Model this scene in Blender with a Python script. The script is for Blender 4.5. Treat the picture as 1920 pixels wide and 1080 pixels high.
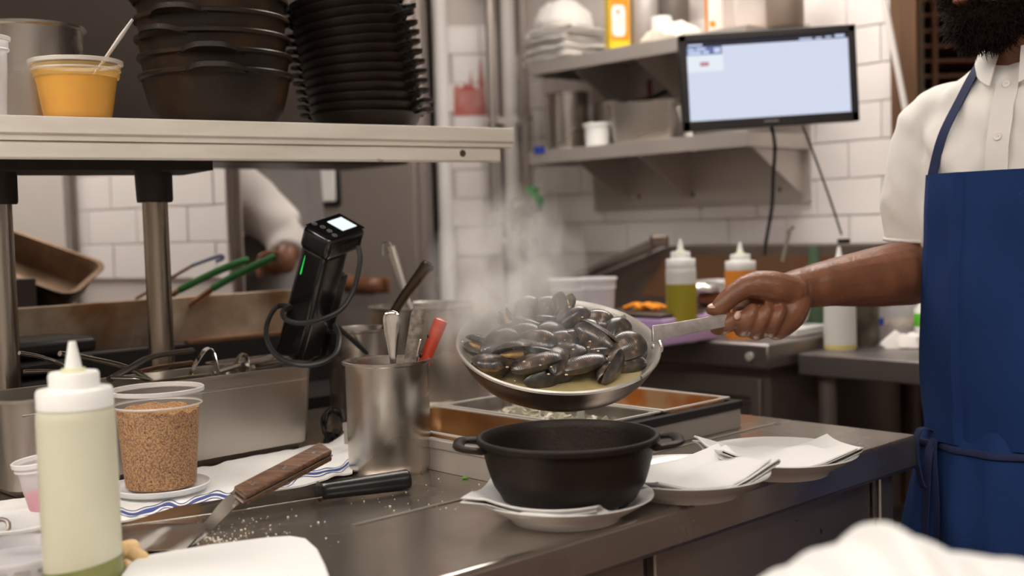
import bpy, bmesh, math, random
from mathutils import Vector, Matrix, noise
random.seed(7)
for o in list(bpy.data.objects): bpy.data.objects.remove(o)
S = bpy.context.scene
COL = S.collection
V = Vector

# ------------------------------------------------------------ camera
FPX = 2150.0; ROLL = math.asin(0.03); PITCH = math.atan(115 / FPX); CAMH = 1.25
cam_d = bpy.data.cameras.new('camera'); cam = bpy.data.objects.new('camera', cam_d); COL.objects.link(cam)
S.camera = cam
cam_d.sensor_width = 36; cam_d.lens = FPX / 1920 * 36; cam_d.clip_start = 0.02; cam_d.clip_end = 50
FWD = V((0, math.cos(PITCH), -math.sin(PITCH))); UP0 = V((0, math.sin(PITCH), math.cos(PITCH))); R0 = V((1, 0, 0))
CX = math.cos(ROLL) * R0 - math.sin(ROLL) * UP0
CY = math.sin(ROLL) * R0 + math.cos(ROLL) * UP0
cam.matrix_world = Matrix(((CX.x, CY.x, -FWD.x, 0), (CX.y, CY.y, -FWD.y, 0), (CX.z, CY.z, -FWD.z, CAMH), (0, 0, 0, 1)))
cam_d.dof.use_dof = True; cam_d.dof.focus_distance = 1.58; cam_d.dof.aperture_fstop = 3.0

# ------------------------------------------------------------ world, exposure
w = bpy.data.worlds.new('world'); S.world = w; w.use_nodes = True
w.node_tree.nodes['Background'].inputs[0].default_value = (0.9, 0.93, 1.0, 1)
w.node_tree.nodes['Background'].inputs[1].default_value = 0.05
S.view_settings.view_transform = 'Standard'; S.view_settings.look = 'None'
S.view_settings.gamma = 1.0; S.view_settings.use_curve_mapping = False
S.view_settings.exposure = 0.42
S.cycles.volume_bounces = 4
LIGHT = 11.5           # strength of the ceiling light diffusers
LAMPC = (1.0, 0.93, 0.86)

# ------------------------------------------------------------ geometry of the place
def ray(px, py):
    return (FWD + CX * ((px - 960) / FPX) - CY * ((py - 540) / FPX))
CAMP = V((0, 0, CAMH))
def at(px, py, depth):                 # point in that direction, depth metres in front of the camera (along y)
    d = ray(px, py); return CAMP + d * (depth / d.y)
def onz(px, py, z):
    d = ray(px, py); return CAMP + d * ((z - CAMH) / d.z)
ANG = math.radians(47)
U = V((math.sin(ANG), math.cos(ANG), 0)); W = V((-math.cos(ANG), math.sin(ANG), 0)); Z = V((0, 0, 1))
ZC = 0.90                              # worktop height

# ------------------------------------------------------------ helpers
def wm(o):
    return o.matrix_basis.copy() if o.parent is None else wm(o.parent) @ o.matrix_basis
def tag(o, label, cat, group=None):
    o['label'] = label; o['category'] = cat
    if group: o['group'] = group
    return o
def thing(name, label, cat, loc=(0, 0, 0), rotz=0, group=None, mat=None):
    o = bpy.data.objects.new(name, None); COL.objects.link(o); o.empty_display_size = 0.05
    o.matrix_basis = mat if mat is not None else Matrix.Translation(V(loc)) @ Matrix.Rotation(rotz, 4, 'Z')
    return tag(o, label, cat, group)
def copy_tree(o, parent=None):
    c = o.copy(); COL.objects.link(c); c.parent = parent
    if parent is not None: c.matrix_parent_inverse = Matrix()
    for ch in list(o.children): copy_tree(ch, c)
    return c
def frame(zaxis, xhint=V((1, 0, 0))):
    z = zaxis.normalized(); x = xhint - z * xhint.dot(z)
    if x.length < 1e-4: x = V((0, 1, 0)) - z * z.y
    x.normalize(); y = z.cross(x); return x, y, z
def mat4(loc, x, y, z):
    return Matrix(((x.x, y.x, z.x, loc.x), (x.y, y.y, z.y, loc.y), (x.z, y.z, z.z, loc.z), (0, 0, 0, 1)))
def catmull(pts, n=6, closed=False):
    pts = [V(p) for p in pts]; out = []; m = len(pts)
    rng = range(m) if closed else range(m - 1)
    for i in rng:
        if closed: p0, p1, p2, p3 = pts[(i-1) % m], pts[i], pts[(i+1) % m], pts[(i+2) % m]
        else: p0, p1, p2, p3 = pts[max(i-1, 0)], pts[i], pts[i+1], pts[min(i+2, m-1)]
        for k in range(n):
            t = k / n
            out.append(0.5 * ((2*p1) + (p2-p0)*t + (2*p0-5*p1+4*p2-p3)*t*t + (3*p1-p0-3*p2+p3)*t**3))
    if not closed: out.append(pts[-1])
    return out
def lerp(a, b, t): return a + (b - a) * t
def interp(tab, x):
    if x <= tab[0][0]: return tab[0][1:]
    for a, b in zip(tab, tab[1:]):
        if x <= b[0]:
            t = (x - a[0]) / (b[0] - a[0]); t = t*t*(3-2*t)
            return tuple(lerp(p, q, t) for p, q in zip(a[1:], b[1:]))
    return tab[-1][1:]

class MB:
    def __init__(s): s.v = []; s.f = []
    def add(s, vs, fs):
        b = len(s.v); s.v += [V(p) for p in vs]; s.f += [tuple(i + b for i in f) for f in fs]; return s
    def box(s, c, size, ax=None):
        c = V(c); X, Y, Zz = ax if ax else (V((1,0,0)), V((0,1,0)), V((0,0,1)))
        hx, hy, hz = size[0]/2, size[1]/2, size[2]/2
        vs = [c + X*(i*hx) + Y*(j*hy) + Zz*(k*hz) for i in (-1,1) for j in (-1,1) for k in (-1,1)]
        return s.add(vs, [(0,1,3,2),(4,6,7,5),(0,4,5,1),(2,3,7,6),(0,2,6,4),(1,5,7,3)])
    def uvbox(s, o, a0, a1, b0, b1, z0, z1):       # box in the room's u/w frame, from origin o
        o = V((o.x, o.y, 0))
        c = o + U*((a0+a1)/2) + W*((b0+b1)/2) + Z*((z0+z1)/2)
        return s.box(c, (a1-a0, b1-b0, z1-z0), (U, W, Z))
    def prism(s, pts, d):                           # planar polygon extruded by vector d
        n = len(pts); d = V(d); pts = [V(p) for p in pts]
        vs = pts + [p + d for p in pts]
        fs = [tuple(range(n-1, -1, -1)), tuple(range(n, 2*n))] + [(i, (i+1) % n, n+(i+1) % n, n+i) for i in range(n)]
        return s.add(vs, fs)
    def tube(s, pts, r, n=8, caps=True, closed=False, flat=None, hint=None):
        pts = [V(p) for p in pts]; m = len(pts)
        rs = list(r) if hasattr(r, '__len__') else [r] * m
        t0 = (pts[1] - pts[0]).normalized()
        h = hint if hint is not None else (V((0,0,1)) if abs(t0.z) < .9 else V((1,0,0)))
        x = (h - t0 * h.dot(t0)).normalized(); vs = []
        for i in range(m):
            if closed: t = (pts[(i+1) % m] - pts[i-1])
            else: t = pts[min(i+1, m-1)] - pts[max(i-1, 0)]
            if t.length < 1e-9: t = t0
            t = t.normalized(); x = (x - t * x.dot(t)); x = x.normalized() if x.length > 1e-6 else frame(t)[0]; y = t.cross(x)
            fl = 1 if flat is None else (flat[i] if hasattr(flat, '__len__') else flat)
            for k in range(n):
                a = 2*math.pi*k/n
                vs.append(pts[i] + x*(math.cos(a)*rs[i]*fl) + y*(math.sin(a)*rs[i]))
        fs = []
        for i in range(m if closed else m-1):
            j = (i+1) % m
            for k in range(n): fs.append((i*n+k, i*n+(k+1) % n, j*n+(k+1) % n, j*n+k))
        if caps and not closed:
            fs.append(tuple(range(n-1, -1, -1))); fs.append(tuple((m-1)*n + k for k in range(n)))
        return s.add(vs, fs)
    def lathe(s, prof, n=40, c=(0,0,0), ax=None, sq=None):   # profile of (r, z); closed caps if r == 0
        c = V(c); X, Y, Zz = ax if ax else (V((1,0,0)), V((0,1,0)), V((0,0,1)))
        vs = []; idx = []
        for (r, z) in prof:
            if r <= 1e-7: idx.append([len(vs)]); vs.append(c + Zz*z)
            else:
                row = []
                for k in range(n):
                    a = 2*math.pi*k/n; rx = ry = r
                    if sq: rx = r*sq[0]; ry = r*sq[1]
                    row.append(len(vs)); vs.append(c + X*(math.cos(a)*rx) + Y*(math.sin(a)*ry) + Zz*z)
                idx.append(row)
        fs = []
        for a, b in zip(idx, idx[1:]):
            if len(a) == 1 and len(b) == 1: continue
            for k in range(n):
                k2 = (k+1) % n
                if len(a) == 1: fs.append((a[0], b[k2], b[k])[::-1])
                elif len(b) == 1: fs.append((a[k], a[k2], b[0]))
                else: fs.append((a[k], a[k2], b[k2], b[k]))
        return s.add(vs, fs)
    def ell(s, c, r, ax=None, n=16, m=10):
        prof = [(math.sin(math.pi*i/m), -math.cos(math.pi*i/m)) for i in range(m+1)]
        c = V(c); X, Y, Zz = ax if ax else (V((1,0,0)), V((0,1,0)), V((0,0,1)))
        prof[0] = (0, -1); prof[-1] = (0, 1)
        return s.lathe(prof, n, c, (X*r[0], Y*r[1], Zz*r[2]))
    def loft(s, secs, n=24, caps=True):             # secs: (center, xvec, yvec)
        vs = []
        for c, x, y in secs:
            for k in range(n):
                a = 2*math.pi*k/n; vs.append(V(c) + V(x)*math.cos(a) + V(y)*math.sin(a))
        m = len(secs); fs = []
        for i in range(m-1):
            for k in range(n): fs.append((i*n+k, i*n+(k+1) % n, (i+1)*n+(k+1) % n, (i+1)*n+k))
        if caps: fs.append(tuple(range(n-1, -1, -1))); fs.append(tuple((m-1)*n+k for k in range(n)))
        return s.add(vs, fs)
    def rrtub(s, o, X, Y, lx, ly, h, t=0.0015, taper=.012, rad=.025, rim=.012, nc=5, floor=True, rimdrop=.004):
        # open rectangular pan with rounded corners: o centre of the rim plane, X/Y axes, depth h downwards
        def ring(a, b, r, z):
            out = []
            for (sx, sy, a0) in ((1,1,0),(-1,1,90),(-1,-1,180),(1,-1,270)):
                for k in range(nc+1):
                    an = math.radians(a0 + 90*k/nc)
                    out.append(V(o) + X*(sx*(a-r) + r*math.cos(an)) + Y*(sy*(b-r) + r*math.sin(an)) + Z*z)
            return out
        a, b = lx/2, ly/2
        rings = [ring(a+rim, b+rim, rad+rim, -rimdrop), ring(a+rim, b+rim, rad+rim, 0), ring(a, b, rad, 0), ring(a-taper*.3, b-taper*.3, rad, -h*.3),
                 ring(a-taper, b-taper, rad, -h+.012), ring(a-taper-.012, b-taper-.012, rad*.7, -h),
                 ring(a-taper-.012, b-taper-.012, rad*.7, -h-t), ring(a-taper+t, b-taper+t, rad, -h+.012-t), ring(a-taper*.3+t, b-taper*.3+t, rad, -h*.3), ring(a+t, b+t, rad, -rimdrop)]
        n = len(rings[0]); vs = [p for r in rings for p in r]; fs = []; m = len(rings)
        for i in range(m):
            j = (i+1) % m
            if i == 5: continue
            for k in range(n): fs.append((i*n+k, i*n+(k+1) % n, j*n+(k+1) % n, j*n+k))
        if floor: fs.append(tuple(5*n+k for k in range(n))); fs.append(tuple(6*n+k for k in range(n))[::-1])
        return s.add(vs, fs)
    def grid(s, fn, nu, nv, thick=0.0, closeu=False):
        vs = [V(fn(i/(nu-1 if not closeu else nu), j/(nv-1))) for i in range(nu) for j in range(nv)]
        fs = []
        for i in range(nu if closeu else nu-1):
            i2 = (i+1) % nu
            for j in range(nv-1): fs.append((i*nv+j, i2*nv+j, i2*nv+j+1, i*nv+j+1))
        if thick == 0: return s.add(vs, fs)
        # thick sheet
        nr = [V((0,0,0)) for _ in vs]
        for f in fs:
            nn = (vs[f[1]]-vs[f[0]]).cross(vs[f[3]]-vs[f[0]])
            if nn.length < 1e-14: nn = (vs[f[2]]-vs[f[1]]).cross(vs[f[3]]-vs[f[1]])
            for k in f: nr[k] += nn
        lo = [p - (q.normalized() if q.length > 1e-14 else V((0,0,1)))*thick for p, q in zip(vs, nr)]
        N = len(vs); fs2 = [tuple(k+N for k in f[::-1]) for f in fs]
        ed = []
        if not closeu:
            for j in range(nv-1):
                ed += [(j, j+1, j+1+N, j+N), ((nu-1)*nv+j+1, (nu-1)*nv+j, (nu-1)*nv+j+N, (nu-1)*nv+j+1+N)]
        for i in range(nu if closeu else nu-1):
            i2 = (i+1) % nu
            ed += [(i2*nv, i*nv, i*nv+N, i2*nv+N), (i*nv+nv-1, i2*nv+nv-1, i2*nv+nv-1+N, i*nv+nv-1+N)]
        return s.add(vs + lo, fs + fs2 + ed)
    def mesh(s, name='mesh', inv=None, smooth=True, angle=40, fix=True):
        me = bpy.data.meshes.new(name)
        me.from_pydata([tuple(inv @ p) if inv else tuple(p) for p in s.v], [], s.f); me.validate(); me.update()
        if fix:
            bm = bmesh.new(); bm.from_mesh(me); bmesh.ops.recalc_face_normals(bm, faces=bm.faces); bm.to_mesh(me); bm.free()
        if smooth:
            me.polygons.foreach_set('use_smooth', [True]*len(me.polygons))
            try: me.set_sharp_from_angle(angle=math.radians(angle))
            except Exception: pass
        return me
    def build(s, name, mat, parent=None, smooth=True, angle=40, bevel=0, seg=2, world=True, base=True, subd=0, fix=True):
        # vertices are in world space; a part takes its parent's frame, a top-level mesh gets its origin at its base
        if parent is not None: M4 = wm(parent)
        elif base:
            xs = [p.x for p in s.v]; ys = [p.y for p in s.v]; zs = [p.z for p in s.v]
            M4 = Matrix.Translation(V(((min(xs)+max(xs))/2, (min(ys)+max(ys))/2, min(zs))))
        else: M4 = Matrix()
        me = s.mesh(name, M4.inverted() if (world or parent is None) else None, smooth, angle, fix)
        o = bpy.data.objects.new(name, me); COL.objects.link(o)
        if parent is not None: o.parent = parent
        else: o.matrix_basis = M4
        if mat: me.materials.append(mat)
        if bevel:
            b = o.modifiers.new('bevel', 'BEVEL'); b.width = bevel; b.segments = seg; b.limit_method = 'ANGLE'; b.angle_limit = math.radians(50)
        if subd:
            b = o.modifiers.new('subd', 'SUBSURF'); b.levels = subd; b.render_levels = subd
        return o
def voxel(mb, size, smooth_it=4, name='vox', fac=.5):
    me = mb.mesh(name, None, True, 180); o = bpy.data.objects.new(name, me); COL.objects.link(o)
    r = o.modifiers.new('r', 'REMESH'); r.mode = 'VOXEL'; r.voxel_size = size; r.use_smooth_shade = True
    if smooth_it: q = o.modifiers.new('s', 'SMOOTH'); q.iterations = smooth_it; q.factor = fac
    dg = bpy.context.evaluated_depsgraph_get(); dg.update()
    m2 = bpy.data.meshes.new_from_object(o.evaluated_get(dg)); out = MB()
    out.v = [v.co.copy() for v in m2.vertices]; out.f = [tuple(p.vertices) for p in m2.polygons]
    bpy.data.objects.remove(o); bpy.data.meshes.remove(me); bpy.data.meshes.remove(m2)
    return out
def struct(o): o['kind'] = 'structure'; return o

# ------------------------------------------------------------ materials
MATS = {}
def anis(m, a=.65):
    n = m.node_tree.nodes; b = n['Principled BSDF']; b.inputs['Anisotropic'].default_value = a; t = n.new('ShaderNodeTangent'); t.direction_type = 'RADIAL'; t.axis = 'Z'; m.node_tree.links.new(t.outputs[0], b.inputs['Tangent']); return m
def material(name, col, rough=.5, metal=0, col2=None, scale=8, stretch=(1,1,1), lo=.35, hi=.65, bump=0, bscale=60, bstretch=(1,1,1), rough2=None,
             emit=0, coat=0, sss=0, col3=None, scale3=3, lo3=.5, hi3=.62, sheen=0, trans=0, ior=1.45, spec=.5, detail=4, alpha=1):
    m = bpy.data.materials.new(name); m.use_nodes = True; nt = m.node_tree; n = nt.nodes; L = nt.links
    b = n['Principled BSDF']; b.inputs['Base Color'].default_value = (*col, 1)
    b.inputs['Roughness'].default_value = rough; b.inputs['Metallic'].default_value = metal
    b.inputs['Specular IOR Level'].default_value = spec; b.inputs['IOR'].default_value = ior
    if coat: b.inputs['Coat Weight'].default_value = coat; b.inputs['Coat Roughness'].default_value = .08
    if sss: b.inputs['Subsurface Weight'].default_value = sss; b.inputs['Subsurface Radius'].default_value = (.02,.01,.006); b.inputs['Subsurface Scale'].default_value = .3
    if sheen: b.inputs['Sheen Weight'].default_value = sheen
    if trans: b.inputs['Transmission Weight'].default_value = trans
    if emit: b.inputs['Emission Color'].default_value = (*col, 1); b.inputs['Emission Strength'].default_value = emit
    tc = n.new('ShaderNodeTexCoord')
    def nz(sc, st, det=detail):
        mp = n.new('ShaderNodeMapping'); mp.inputs['Scale'].default_value = st; L.new(tc.outputs['Object'], mp.inputs[0])
        t = n.new('ShaderNodeTexNoise'); t.inputs['Scale'].default_value = sc; t.inputs['Detail'].default_value = det; L.new(mp.outputs[0], t.inputs[0]); return t.outputs['Fac']
    def ramp(fac, a, c0, z, c1):
        r = n.new('ShaderNodeValToRGB'); r.color_ramp.elements[0].position = a; r.color_ramp.elements[0].color = (*c0, 1)
        r.color_ramp.elements[1].position = z; r.color_ramp.elements[1].color = (*c1, 1); L.new(fac, r.inputs[0]); return r.outputs[0]
    cur = None
    if col2 is not None:
        f = nz(scale, stretch); cur = ramp(f, lo, col, hi, col2)
        if rough2 is not None:
            mr = n.new('ShaderNodeMapRange'); mr.inputs[1].default_value = lo; mr.inputs[2].default_value = hi; mr.inputs[3].default_value = rough; mr.inputs[4].default_value = rough2
            L.new(f, mr.inputs[0]); L.new(mr.outputs[0], b.inputs['Roughness'])
    if col3 is not None:
        f3 = nz(scale3, (1,1,1), 6); mk = ramp(f3, lo3, (0,0,0), hi3, (1,1,1)); mx = n.new('ShaderNodeMix'); mx.data_type = 'RGBA'
        L.new(mk, mx.inputs[0]); mx.inputs[6].default_value = (*col, 1); mx.inputs[7].default_value = (*col3, 1)
        if cur: L.new(cur, mx.inputs[6])
        cur = mx.outputs[2]
    if cur: L.new(cur, b.inputs['Base Color'])
    if bump:
        f = nz(bscale, bstretch, 3); bp = n.new('ShaderNodeBump'); bp.inputs['Strength'].default_value = bump; bp.inputs['Distance'].default_value = .002
        L.new(f, bp.inputs['Height']); L.new(bp.outputs[0], b.inputs['Normal'])
    MATS[name] = m; return m
def plastic_film(name, col, opac=.3, rough=.25):      # thin translucent plastic
    m = bpy.data.materials.new(name); m.use_nodes = True; nt = m.node_tree; n = nt.nodes; L = nt.links
    b = n['Principled BSDF']; b.inputs['Base Color'].default_value = (*col, 1); b.inputs['Roughness'].default_value = rough
    t = n.new('ShaderNodeBsdfTransparent'); t.inputs[0].default_value = (.96,.96,.95,1); mx = n.new('ShaderNodeMixShader'); mx.inputs[0].default_value = opac
    L.new(t.outputs[0], mx.inputs[1]); L.new(b.outputs[0], mx.inputs[2]); L.new(mx.outputs[0], n['Material Output'].inputs[0]); MATS[name] = m; return m
def emis(name, col, s):
    m = bpy.data.materials.new(name); m.use_nodes = True; n = m.node_tree.nodes
    e = n.new('ShaderNodeEmission'); e.inputs[0].default_value = (*col, 1); e.inputs[1].default_value = s
    m.node_tree.links.new(e.outputs[0], n['Material Output'].inputs[0]); MATS[name] = m; return m
STEEL = material('brushed_steel', (.60,.57,.53), .21, 1, (.48,.44,.39), 5, (1,1,1), .3, .75, bump=.06, bscale=240, bstretch=(1,1,.02), rough2=.32)
anis(STEEL, .8)
TOPS = material('worktop_steel', (.52,.465,.41), .21, .92, (.40,.35,.30), 7, (1,1,1), .35, .7, rough2=.30)
DSTEEL = material('dull_dark_steel', (.30,.26,.23), .38, 1, (.19,.16,.14), 4, rough2=.5)
GSTEEL = material('grey_steel_sheet', (.47,.42,.385), .42, .85, (.40,.355,.32), 2, rough2=.5)
POSTM = material('stained_post_steel', (.40,.36,.31), .22, 1, (.17,.11,.05), 12, (1,1,.08), .45, .75, rough2=.4)
CHROME = material('polished_steel', (.72,.70,.66), .14, 1)
ALU = material('pan_aluminium', (.62,.60,.55), .34, .65, (.50,.47,.42), 9, bump=.04, bscale=90, rough2=.45, col3=(.12,.09,.06), scale3=34, lo3=.66, hi3=.72)
BURNT = material('burnt_pan_outside', (.075,.055,.042), .3, .6, (.22,.16,.11), 7, (1,1,3), .42, .72, rough2=.42)
IRON = material('black_cast_iron', (.011,.0080,.0060), .5, .05, (.019,.0125,.009), 14, bump=.25, bscale=260, col3=(.055,.026,.012), scale3=16, lo3=.68, hi3=.80, rough2=.45, spec=.22)
IRONB = material('seasoned_cast_iron', (.018,.013,.010), .45, .1, (.030,.020,.014), 12, bump=.25, bscale=260, col3=(.07,.034,.014), scale3=8, lo3=.58, hi3=.76, rough2=.38, spec=.28)
WHITEP = material('white_glazed_china', (.66,.65,.62), .18, 0, coat=.4)
CLOTHW = material('white_napkin_cloth', (.67,.66,.64), .85, 0, bump=.12, bscale=500, sheen=.2)
WPLAS = material('white_plastic', (.83,.83,.80), .38, 0, sss=.05)
PAINT = material('cream_painted_metal', (.78,.74,.66), .42, .1, (.66,.61,.53), 6, (1,1,5), .4, .75, col3=(.42,.28,.13), scale3=26, lo3=.69, hi3=.74, bump=.05, bscale=120)
GREASE = material('black_grease', (.018,.013,.010), .6, 0, bump=.8, bscale=90)
TILE = material('glazed_wall_tile', (.84,.79,.765), .22, 0, (.80,.75,.725), 3, coat=.2)
GROUT = material('tile_grout', (.62,.56,.52), .8)
WALLP = material('painted_wall', (.72,.68,.64), .6, 0, (.66,.61,.57), 2)
BLACKP = material('black_plastic', (.012,.012,.012), .28, 0)
BLACKR = material('black_rubber', (.016,.015,.015), .45, 0)
WOOD = material('brown_wood_handle', (.17,.085,.045), .42, 0, (.07,.032,.018), 30, (1,9,9), .35, .65, bump=.1, bscale=90, bstretch=(1,8,8))
SKIN = material('brown_skin', (.215,.088,.042), .40, 0, (.150,.058,.028), 26, sss=.08, bump=.4, bscale=210, spec=.55)
NAIL = material('finger_nail', (.55,.34,.27), .25, 0)
SHIRT = material('white_shirt_cloth', (.74,.715,.675), .85, 0, (.70,.67,.63), 6, bump=.1, bscale=420, sheen=.15)
APRON = material('blue_apron_denim', (.012,.036,.135), .85, 0, (.008,.024,.088), 5, (1,1,.6), .35, .7, bump=.25, bscale=700, spec=.2, col3=(.15,.19,.30), scale3=75, lo3=.74, hi3=.79)
APRON2 = material('dark_blue_tape', (.012,.020,.07), .8, 0, bump=.2, bscale=600)
HAIR = material('black_hair', (.014,.008,.005), .7, spec=.15)
# ============================================================ THE ROOM
FLOORM = material('quarry_tile_floor', (.16,.085,.06), .5, 0, (.11,.06,.045), 6)
CEILM = material('ceiling_board', (.78,.76,.73), .8)
STOREM = material('dark_store_wall', (.20,.13,.09), .7, 0, (.13,.085,.06), 3)
struct(MB().box((.5,1.7,-.05), (7.6,8.0,.1)).build('floor', FLOORM))
struct(MB().box((.5,1.7,2.75), (7.6,8.0,.1)).build('ceiling', CEILM))
struct(MB().box((.5,-2.25,1.35), (7.6,.1,2.7)).build('wall_near', WALLP))
struct(MB().box((.5,5.65,1.35), (7.6,.1,2.7)).build('wall_far', WALLP))
struct(MB().box((-3.25,1.7,1.35), (.1,7.8,2.7)).build('wall_outer_left', WALLP))
struct(MB().box((4.25,1.7,1.35), (.1,7.8,2.7)).build('wall_outer_right', WALLP))
DIFF = emis('lit_diffuser', LAMPC, LIGHT)
FRAMEW = material('white_enamel', (.8,.8,.78), .4)
for i, (x, y, lx, ly, s, lab) in enumerate([(-.45,-.35,1.2,.62,1,'fluorescent ceiling light above the floor before the worktop'), (1.25,-.45,.62,1.2,1,'fluorescent ceiling light above the side stand'),
                                 (.45,2.65,1.2,.62,1,'fluorescent ceiling light above the refrigerated prep table'), (-1.5,2.9,.62,1.2,1,'fluorescent ceiling light above the cook in white'),
                                 (-1.7,.5,.62,1.2,1,'fluorescent ceiling light above the left end of the worktop')]):
    t = thing('ceiling_light', lab, 'light', (x, y, 2.7), 0, 'ceiling lights')
    MB().box((x, y, 2.66), (lx, ly, .012)).build('diffuser', DIFF, t)
    fr = MB()
    for sx in (-1, 1):
        fr.box((x+sx*(lx/2+.02), y, 2.675), (.04, ly+.08, .05)); fr.box((x, y+sx*(ly/2+.02), 2.675), (lx, .04, .05))
    fr.build('frame', FRAMEW, t)

# ---- tiled walls: every tile is a piece of its own
TW, TH = .2032, .1016
_tile = {}
def tile_mesh(wd):
    k = round(wd, 4)
    if k not in _tile:
        me = MB().box((0,0,0), (wd-.003, .012, TH-.003)).mesh('tile', smooth=False)
        bm = bmesh.new(); bm.from_mesh(me); bmesh.ops.bevel(bm, geom=list(bm.edges), offset=.0018, segments=1, affect='EDGES'); bm.to_mesh(me); bm.free()
        me.materials.append(TILE); _tile[k] = me
    return _tile[k]
def tiled_wall(name, p0, dirx, length, z0, z1, tz0, tz1, thick=.05, zjoint=1.25, off=0, back=1):
    """p0: start of the tiled face on the floor, dirx: along it; the face looks to the right-hand side of dirx."""
    d = dirx.normalized(); nrm = d.cross(Z) * back
    ax = (d, -nrm, Z); base = V((p0.x, p0.y, 0)) + d*(length/2)
    o = MB().box(base - nrm*(thick/2) + Z*((z0+z1)/2), (length, thick, z1-z0), ax).build(name, GROUT, smooth=False); struct(o)
    inv = wm(o).inverted(); k = math.ceil((tz0 - zjoint)/TH)
    while zjoint + (k+1)*TH <= tz1 + 1e-6:
        z = zjoint + (k+.5)*TH; s = (off if k % 2 else off + TW/2) % TW - TW
        while s < length:
            a, b = max(s, 0), min(s+TW, length)
            if b - a > .03:
                t = bpy.data.objects.new('tile', tile_mesh(b-a)); COL.objects.link(t); t.parent = o
                jit = random.uniform(-.0006, .0006)
                t.matrix_basis = inv @ mat4(V((p0.x, p0.y, z)) + d*((a+b)/2) + nrm*(.004+jit), d, -nrm, Z)
            s += TW
        k += 1
    return o
K = at(1441, 646, 2.55)                     # front right corner of the prep table
KZ = K.z
KF = V((K.x, K.y, 0))
wr0 = KF + U*.70 + W*.062                    # right end of the tiled wall (door jamb)
tiled_wall('wall_right', wr0 + W*2.03, -W, 2.03, 0, 2.7, 1.05, 1.96, back=1, zjoint=1.253, off=.06)
wl0 = at(-120, 420, 3.72); wl0.z = 0
dl = V((.866, -.5, 0))
tiled_wall('wall_left', at(128, 420, 3.47), dl, .655, 0, 2.7, 1.03, 1.85, zjoint=1.334, off=.1)
# plain grey panel left of the tiles
PANL = material('pale_grey_panel', (.60,.555,.52), .5, 0, (.54,.5,.47), 3)
pl = at(135, 420, 3.44); pl.z = 0
struct(MB().box(pl - dl*.45 + Z*1.35, (.9, .05, 2.7), (dl, dl.cross(Z), Z)).build('wall_panel_left', PANL))
tr = at(139, 420, 3.415); tr.z = 0
struct(MB().box(tr + Z*1.35, (.007, .02, 2.7), (dl, dl.cross(Z), Z)).build('trim_1', DSTEEL))
tr = at(436, 420, 3.16); tr.z = 0
struct(MB().box(tr + Z*1.35, (.034, .03, 2.7), (dl, dl.cross(Z), Z)).build('trim_2', material('brown_trim_metal', (.24,.20,.17), .5, .6)))
# wall behind the second cook, light plaster
struct(MB().box((-.85, 4.36, 1.35), (1.5, .06, 2.7)).build('wall_middle', WALLP))
# pillar with tiles
pp = at(842, 300, 4.10); pq = at(938, 300, 4.10)
tiled_wall('wall_pillar', V((pp.x, pp.y, 0)), V((1, 0, 0)), pq.x-pp.x, 0, 2.7, 1.05, 1.98, thick=.2, zjoint=1.253, off=.02)
b0 = at(832, 300, 4.06)
struct(MB().tube([(b0.x, b0.y, 0), (b0.x, b0.y, 2.7)], .026, 12).build('trim_3', material('white_corner_guard', (.86,.83,.80), .35)))
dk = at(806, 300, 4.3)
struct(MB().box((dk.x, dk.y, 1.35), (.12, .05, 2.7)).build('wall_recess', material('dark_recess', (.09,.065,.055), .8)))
# red painted mark on the pillar
RED = material('red_paint', (.45,.09,.08), .7, 0, (.55,.30,.27), 14)
pm = at(884, 180, 4.085); sc = 4.085/FPX
g = []
for x0, y0 in [(0,6),(0,58),(6,64),(14,58),(22,66),(30,62),(33,94),(36,62),(46,54),(49,100),(53,120),(58,66),(61,6)]: g.append(V((at(852,224,4.085).x + x0*sc, 4.088, at(852,224,4.085).z + y0*sc)))
tag(MB().prism(g, (0, .006, 0)).build('painted_mark', RED, smooth=False), 'red jagged painted mark on the tiled pillar', 'mark')
# conduits in the corner
def conduit(px, depth, r, m, lab, z0, z1=2.69):
    p = at(px, 200, depth); t = thing('conduit', lab, 'pipe', (p.x, p.y, z0))
    MB().tube([(p.x, p.y, z0), (p.x, p.y, z1)], r, 12).build('pipe', m, t)
    for z in (1.2, 1.62, 2.1):
        if z > z0: MB().box((p.x, p.y+.01, z), (r*3.6, r*2.2, .02)).build('pipe_clip', m, t)
conduit(956, 4.05, .026, material('pale_conduit', (.70,.655,.62), .4), 'thick pale conduit running down the corner by the pillar', 0.0)
conduit(923, 4.0, .016, GSTEEL, 'thin grey conduit running down the face of the pillar', 1.30)
conduit(984, 3.95, .014, material('brown_conduit', (.30,.25,.22), .5), 'thin brown conduit beside the tiled wall', 1.12)
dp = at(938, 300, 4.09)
struct(MB().box((dp.x+.02, dp.y+.05, 1.35), (.13, .02, 2.7)).build('wall_corner', material('corner_shadow_wall', (.20,.165,.145), .8)))
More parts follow.
